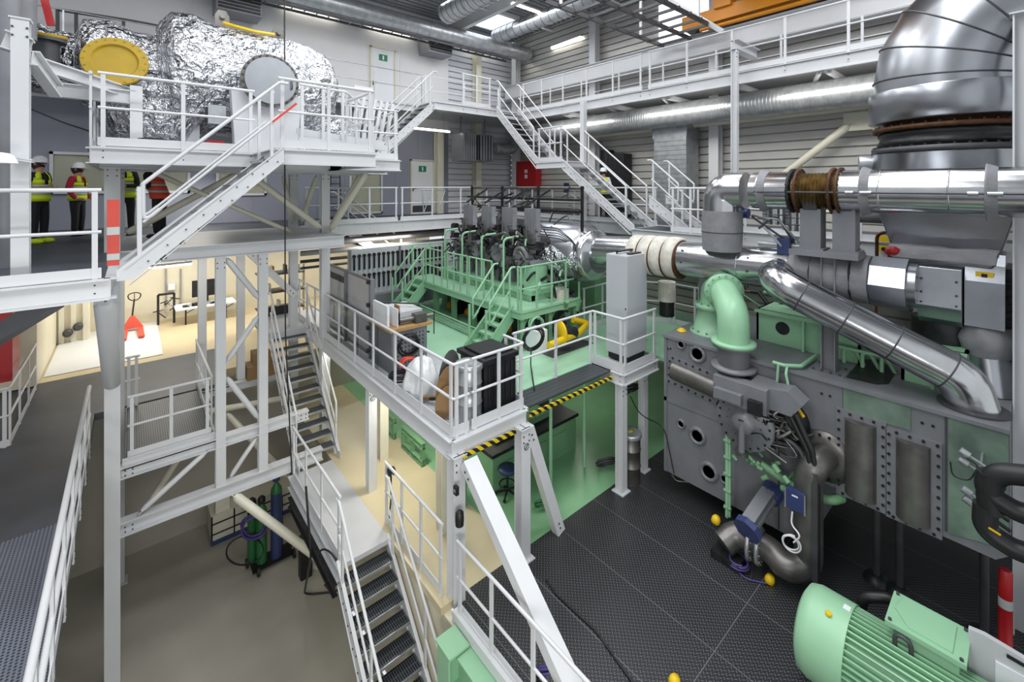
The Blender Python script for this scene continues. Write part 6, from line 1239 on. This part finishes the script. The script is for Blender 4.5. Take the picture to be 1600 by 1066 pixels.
# ---------------------------------------------------------------- people
def skin(name, chain, parent, m, sub=2):
    """chain: dict key -> (pos, radius), edges list"""
    P, E = chain; ks = list(P); me = bpy.data.meshes.new(name); o_ = V(parent['o'])
    me.from_pydata([V(P[k][0]) for k in ks], [(ks.index(a), ks.index(b)) for a, b in E], [])
    ob = bpy.data.objects.new(name, me); C.objects.link(ob); ob.parent = parent
    s_ = ob.modifiers.new('skin', 'SKIN'); s_.use_smooth_shade = True
    for i, k in enumerate(ks):
        r = P[k][1]; me.skin_vertices[0].data[i].radius = (r, r) if not isinstance(r, tuple) else r
    me.skin_vertices[0].data[0].use_root = True
    u = ob.modifiers.new('sub', 'SUBSURF'); u.levels = u.render_levels = sub
    me.materials.append(M[m]); return ob
def person(label, x, y, z, yaw, H=1.72, top='cloth', vest='hivis', shoe='black', bend=0, pose='folded', hat=True, short=False, tb='cloth'):
    t = thing('person', label, 'person', (x, y, z)); t.rotation_euler = (0, 0, yaw); t['o'] = (0, 0, 0); s_ = H/1.75
    def v(a, b, c): # local: +y is forward
        if c > .95: f = c-.95; b, c = b+math.sin(bend)*f, .95+math.cos(bend)*f
        return (a*s_, b*s_, c*s_)
    if pose == 'folded': el, ha = (.25, .03, 1.12), (.1, .24, 1.12)
    else: el, ha = (.27, -.04, 1.13), (.25, .12, .9)
    P = {'hip': (v(0, 0, .95), .12), 'belly': (v(0, .01, 1.12), .11), 'chest': (v(0, 0, 1.32), .12), 'neck': (v(0, 0, 1.47), .055), 'jaw': (v(0, .03, 1.56), .065), 'head': (v(0, .02, 1.64), .085), 'top': (v(0, .01, 1.7), .06)}
    E = [('hip', 'belly'), ('belly', 'chest'), ('chest', 'neck'), ('neck', 'jaw'), ('jaw', 'head'), ('head', 'top')]
    for sg, k in ((-1, 'l'), (1, 'r')):
        P[k+'sh'] = (v(sg*.18, 0, 1.4), .055); P[k+'el'] = (v(sg*el[0], el[1], el[2]), .04); P[k+'wr'] = (v(sg*ha[0], ha[1], ha[2]), .028); P[k+'pa'] = (v(sg*(ha[0]-.03), ha[1]+.05, ha[2]-.01), .03)
        P[k+'th'] = (v(sg*.1, 0, .85), .08); P[k+'kn'] = (v(sg*.11, .02, .48), .055); P[k+'an'] = (v(sg*.11, -.01, .08), .035); P[k+'to'] = (v(sg*.12, .13, .035), .03)
        E += [('chest', k+'sh'), (k+'sh', k+'el'), (k+'el', k+'wr'), (k+'wr', k+'pa'), ('hip', k+'th'), (k+'th', k+'kn'), (k+'kn', k+'an'), (k+'an', k+'to')]
        for j in range(4):
            P[k+'f%d' % j] = (v(sg*(ha[0]-.05-.005*j), ha[1]+.1-.006*abs(j-1), ha[2]+.02-.018*j), .009); P[k+'g%d' % j] = (v(sg*(ha[0]-.08), ha[1]+.12, ha[2]+.01-.018*j), .008); E += [(k+'pa', k+'f%d' % j), (k+'f%d' % j, k+'g%d' % j)]
        P[k+'t'] = (v(sg*(ha[0]-.04), ha[1]+.05, ha[2]+.045), .01); E.append((k+'pa', k+'t'))
    skin('body', (P, E), t, 'skin')
    Q = {'hip': (v(0, 0, .93), .135), 'wa': (v(0, 0, 1.03), .125)}; E2 = [('hip', 'wa')]
    for sg, k in ((-1, 'l'), (1, 'r')):
        Q[k+'th'] = (v(sg*.1, 0, .82), .1); Q[k+'kn'] = (v(sg*.11, .02, .48), .075); Q[k+'an'] = (v(sg*.11, 0, .09), .06); E2 += [('hip', k+'th'), (k+'th', k+'kn'), (k+'kn', k+'an')]
    skin('trousers', (Q, E2), t, tb)
    Q = {'ch': (v(0, 0, 1.3), .15), 'be': (v(0, .01, 1.08), .14), 'hp': (v(0, 0, .95), .14), 'nk': (v(0, 0, 1.45), .07)}; E3 = [('ch', 'be'), ('be', 'hp'), ('ch', 'nk')]
    for sg, k in ((-1, 'l'), (1, 'r')):
        a, b = V(P[k+'sh'][0]), V(P[k+'el'][0]); Q[k+'sh'] = (a, .075); Q[k+'el'] = (b if not short else a.lerp(b, .6), .057); E3 += [('ch', k+'sh'), (k+'sh', k+'el')]
        if not short: Q[k+'wr'] = (V(P[k+'wr'][0]), .042); E3.append((k+'el', k+'wr'))
    skin('jacket' if not short else 'shirt', (Q, E3), t, top)
    if vest:
        g = G(vest, 'reflect'); N = 28
        def ringp(zz, rx, ry, oy=0): return [V(v(rx*math.cos(2*math.pi*j/N), oy+ry*math.sin(2*math.pi*j/N), zz)) for j in range(N)]
        lv = [(.86, .2, .165), (.98, .205, .17), (1.0, .206, .171), (1.05, .205, .17), (1.15, .2, .168), (1.2, .2, .168), (1.3, .21, .165), (1.4, .19, .14), (1.46, .12, .1)]
        R_ = [ringp(*q) for q in lv]
        for i in range(len(R_)-1):
            vs = R_[i]+R_[i+1]; fs = []
            for j in range(N):
                a = 2*math.pi*(j+.5)/N; front = abs(a-math.pi/2)
                if i >= 6 and (abs(math.cos(a)) > .94): continue
                if i >= 5 and front < .2+.12*(i-4): continue
                fs.append((j, (j+1) % N, N+(j+1) % N, N+j))
            g.add(vs, fs, 1 if i in (2, 4) else 0, True)
        o = g.obj('safety_vest', t); o.location = (0, 0, 0); sm = o.modifiers.new('thick', 'SOLIDIFY'); sm.thickness = .012
    for sg in (-1, 1):
        g = G(shoe); c = V(v(sg*.115, .05, .05)); g.lathe(c, (0, 1, 0), [(.02, -.13), (.05, -.1), (.055, 0), (.048, .1), (.02, .15)], 14); g.obj('shoe', t)
    hd = V(P['head'][0])
    g = G('hair'); g.lathe(hd+V((0, -.03, -.02)), (0, -.3, 1), [(.085, -.08), (.1, -.02), (.1, .05), (.06, .1), (.001, .12)], 18); g.obj('hair', t)
    g = G('skin', 'dark'); g.lathe(hd+V((0, .1, -.02)), (0, 1, -.3), [(.018, -.02), (.012, .01), (.001, .02)], 8)
    for sg in (-1, 1): g.cyl(hd+V((sg*.032, .083, .0)), hd+V((sg*.032, .095, .0)), .01, 8, 1); g.lathe(hd+V((sg*.088, .0, -.02)), (sg, 0, 0), [(.02, -.01), (.025, .01), (.01, .015)], 10)
    g.bar(hd+V((-.022, .088, -.062)), hd+V((.022, .088, -.062)), .008, .006, 1); g.obj('face_features', t)
    if hat:
        g = G('hat'); g.lathe(hd+V((0, .005, .02)), (0, .08, 1), [(.135, -.005), (.14, .005), (.118, .01), (.115, .06), (.09, .11), (.04, .135), (.001, .14)], 28); g.pris([hd+V(p) for p in ((-.09, .1, .02), (.09, .1, .02), (.06, .17, .01), (-.06, .17, .01))], (0, 0, .012)); g.obj('hard_hat', t)
    return t
def heading(px, Y_=0, face='right'):
    return 0
# facing along the picture: local +y turned toward camera-right is yaw = atan2 of the right vector minus 90 deg
YR = math.atan2(RY, RX)-math.pi/2; YC = math.atan2(-FY, -FX)-math.pi/2
q = aZ(121, 368, 5.05); person('person in crimson jacket, yellow vest, white hard hat and black trousers', q.x, q.y, 5.05, YR+.25, 1.66, 'clothr', 'hivis', pose='down')
q = aZ(60, 380, 5.05); person('person in black short sleeve shirt, yellow vest and yellow shoes at the far left', q.x, q.y, 5.05, YR+.1, 1.72, 'cloth', 'hivis', shoe='hivis', short=True)
q = aZ(196, 368, 5.05); person('person in yellow vest behind the red board, head hidden by the upper platform', q.x, q.y, 5.05, YC+.3, 1.8, 'cloth', 'hivis')
q = aZ(250, 372, 5.05); person('person in dark jacket and orange vest leaning forward behind the near staircase', q.x, q.y, 5.05, YR+3.3, 1.78, 'cloth', 'hivo', bend=.35)
person('person in yellow vest and white hard hat standing behind the zigzag stairs', 12.6, 9.75, 5.05, YC-.3, 1.76, 'paper', 'hivis')
# ---------------------------------------------------------------- small equipment at right, behind the pipes
for px, l in ((1395, 'dark red valve above the octagonal casing'),): G('red').lathe(aX(px, 408, 9.5)-V((0, 0, .1)), (0, 0, 1), [(.07, 0), (.07, .2), (.1, .22), (.1, .3), (.04, .34)], 12).obj('red_valve', label=l, cat='valve')
G('copper').tube(fil([aX(1370, 540, 10.8), aX(1370, 364, 10.8), aX(1400, 362, 10.8)], .15), .03, 8).obj('thin_pipe', label='thin brown pipe with a bend right of the pipe plinths', cat='pipe')
g = G('yel', 'dark'); a = aX(1381, 373, 11.6); g.bb(a.x, a.x+.02, a.y-.1, a.y+.1, a.z-.06, a.z+.06); a = aX(1381, 383, 11.6); g.bb(a.x, a.x+.05, a.y-.08, a.y+.08, a.z-.14, a.z-.02); g.cyl(a+V((-.03, 0, -.08)), a+V((0, 0, -.08)), .04, 10, 1); g.obj('yellow_switch', label='yellow switch with label on the walkway edge behind the pipes', cat='switch')
g = G('greend', 'green'); g.bb(10.2, 10.9, 8.2, 9.2, 2.42, 3.5); g.obj('green_container', label='dark green box behind the tall grey cabinet', cat='box')
g = G('insulw', 'dark'); a = aX(1042, 440, 9.6); g.cyl(a-V((0, 0, .45)), a, .2, 18); g.cyl(a-V((0, 0, .8)), a-V((0, 0, .45)), .17, 18, 1); g.obj('white_filter', label='white capped filter pot hanging below the white bellows', cat='filter')
G('egrey').bar(aZ(1100, 500, 3.1), aX(1100, 430, 10.0), .16, .16).obj('grey_post', label='grey post left of the big green elbow pipe', cat='post')
t = thing('pipework', 'small pipework on the machine top behind the insulated pipe', 'pipework', (10.2, 3, 3.19))
for k in range(22): p = V((rr_(9.6, 10.8), rr_(1.9, 4.3), rr_(3.25, 4.0))); G(('dark', 'copper', 'greend')[k % 3]).tube(fil([p, p+V((0, rr_(-.4, .4), 0)), p+V((rr_(-.2, .2), rr_(-.4, .4), rr_(0, .5)))], .1, 3), rr_(.015, .05), 6).obj('small_pipe', t)
g = G('foil'); a = aZ(1035, 515, 3.2); g.mats[0] = M['yel']; g.lathe(aZ(1065, 517, 3.2), (0, 0, 1), [(.1, 0), (.06, .05), (.001, .07)], 10); g.obj('yellow_plug', label='small yellow brown plug on the left end of the machine top', cat='plug')
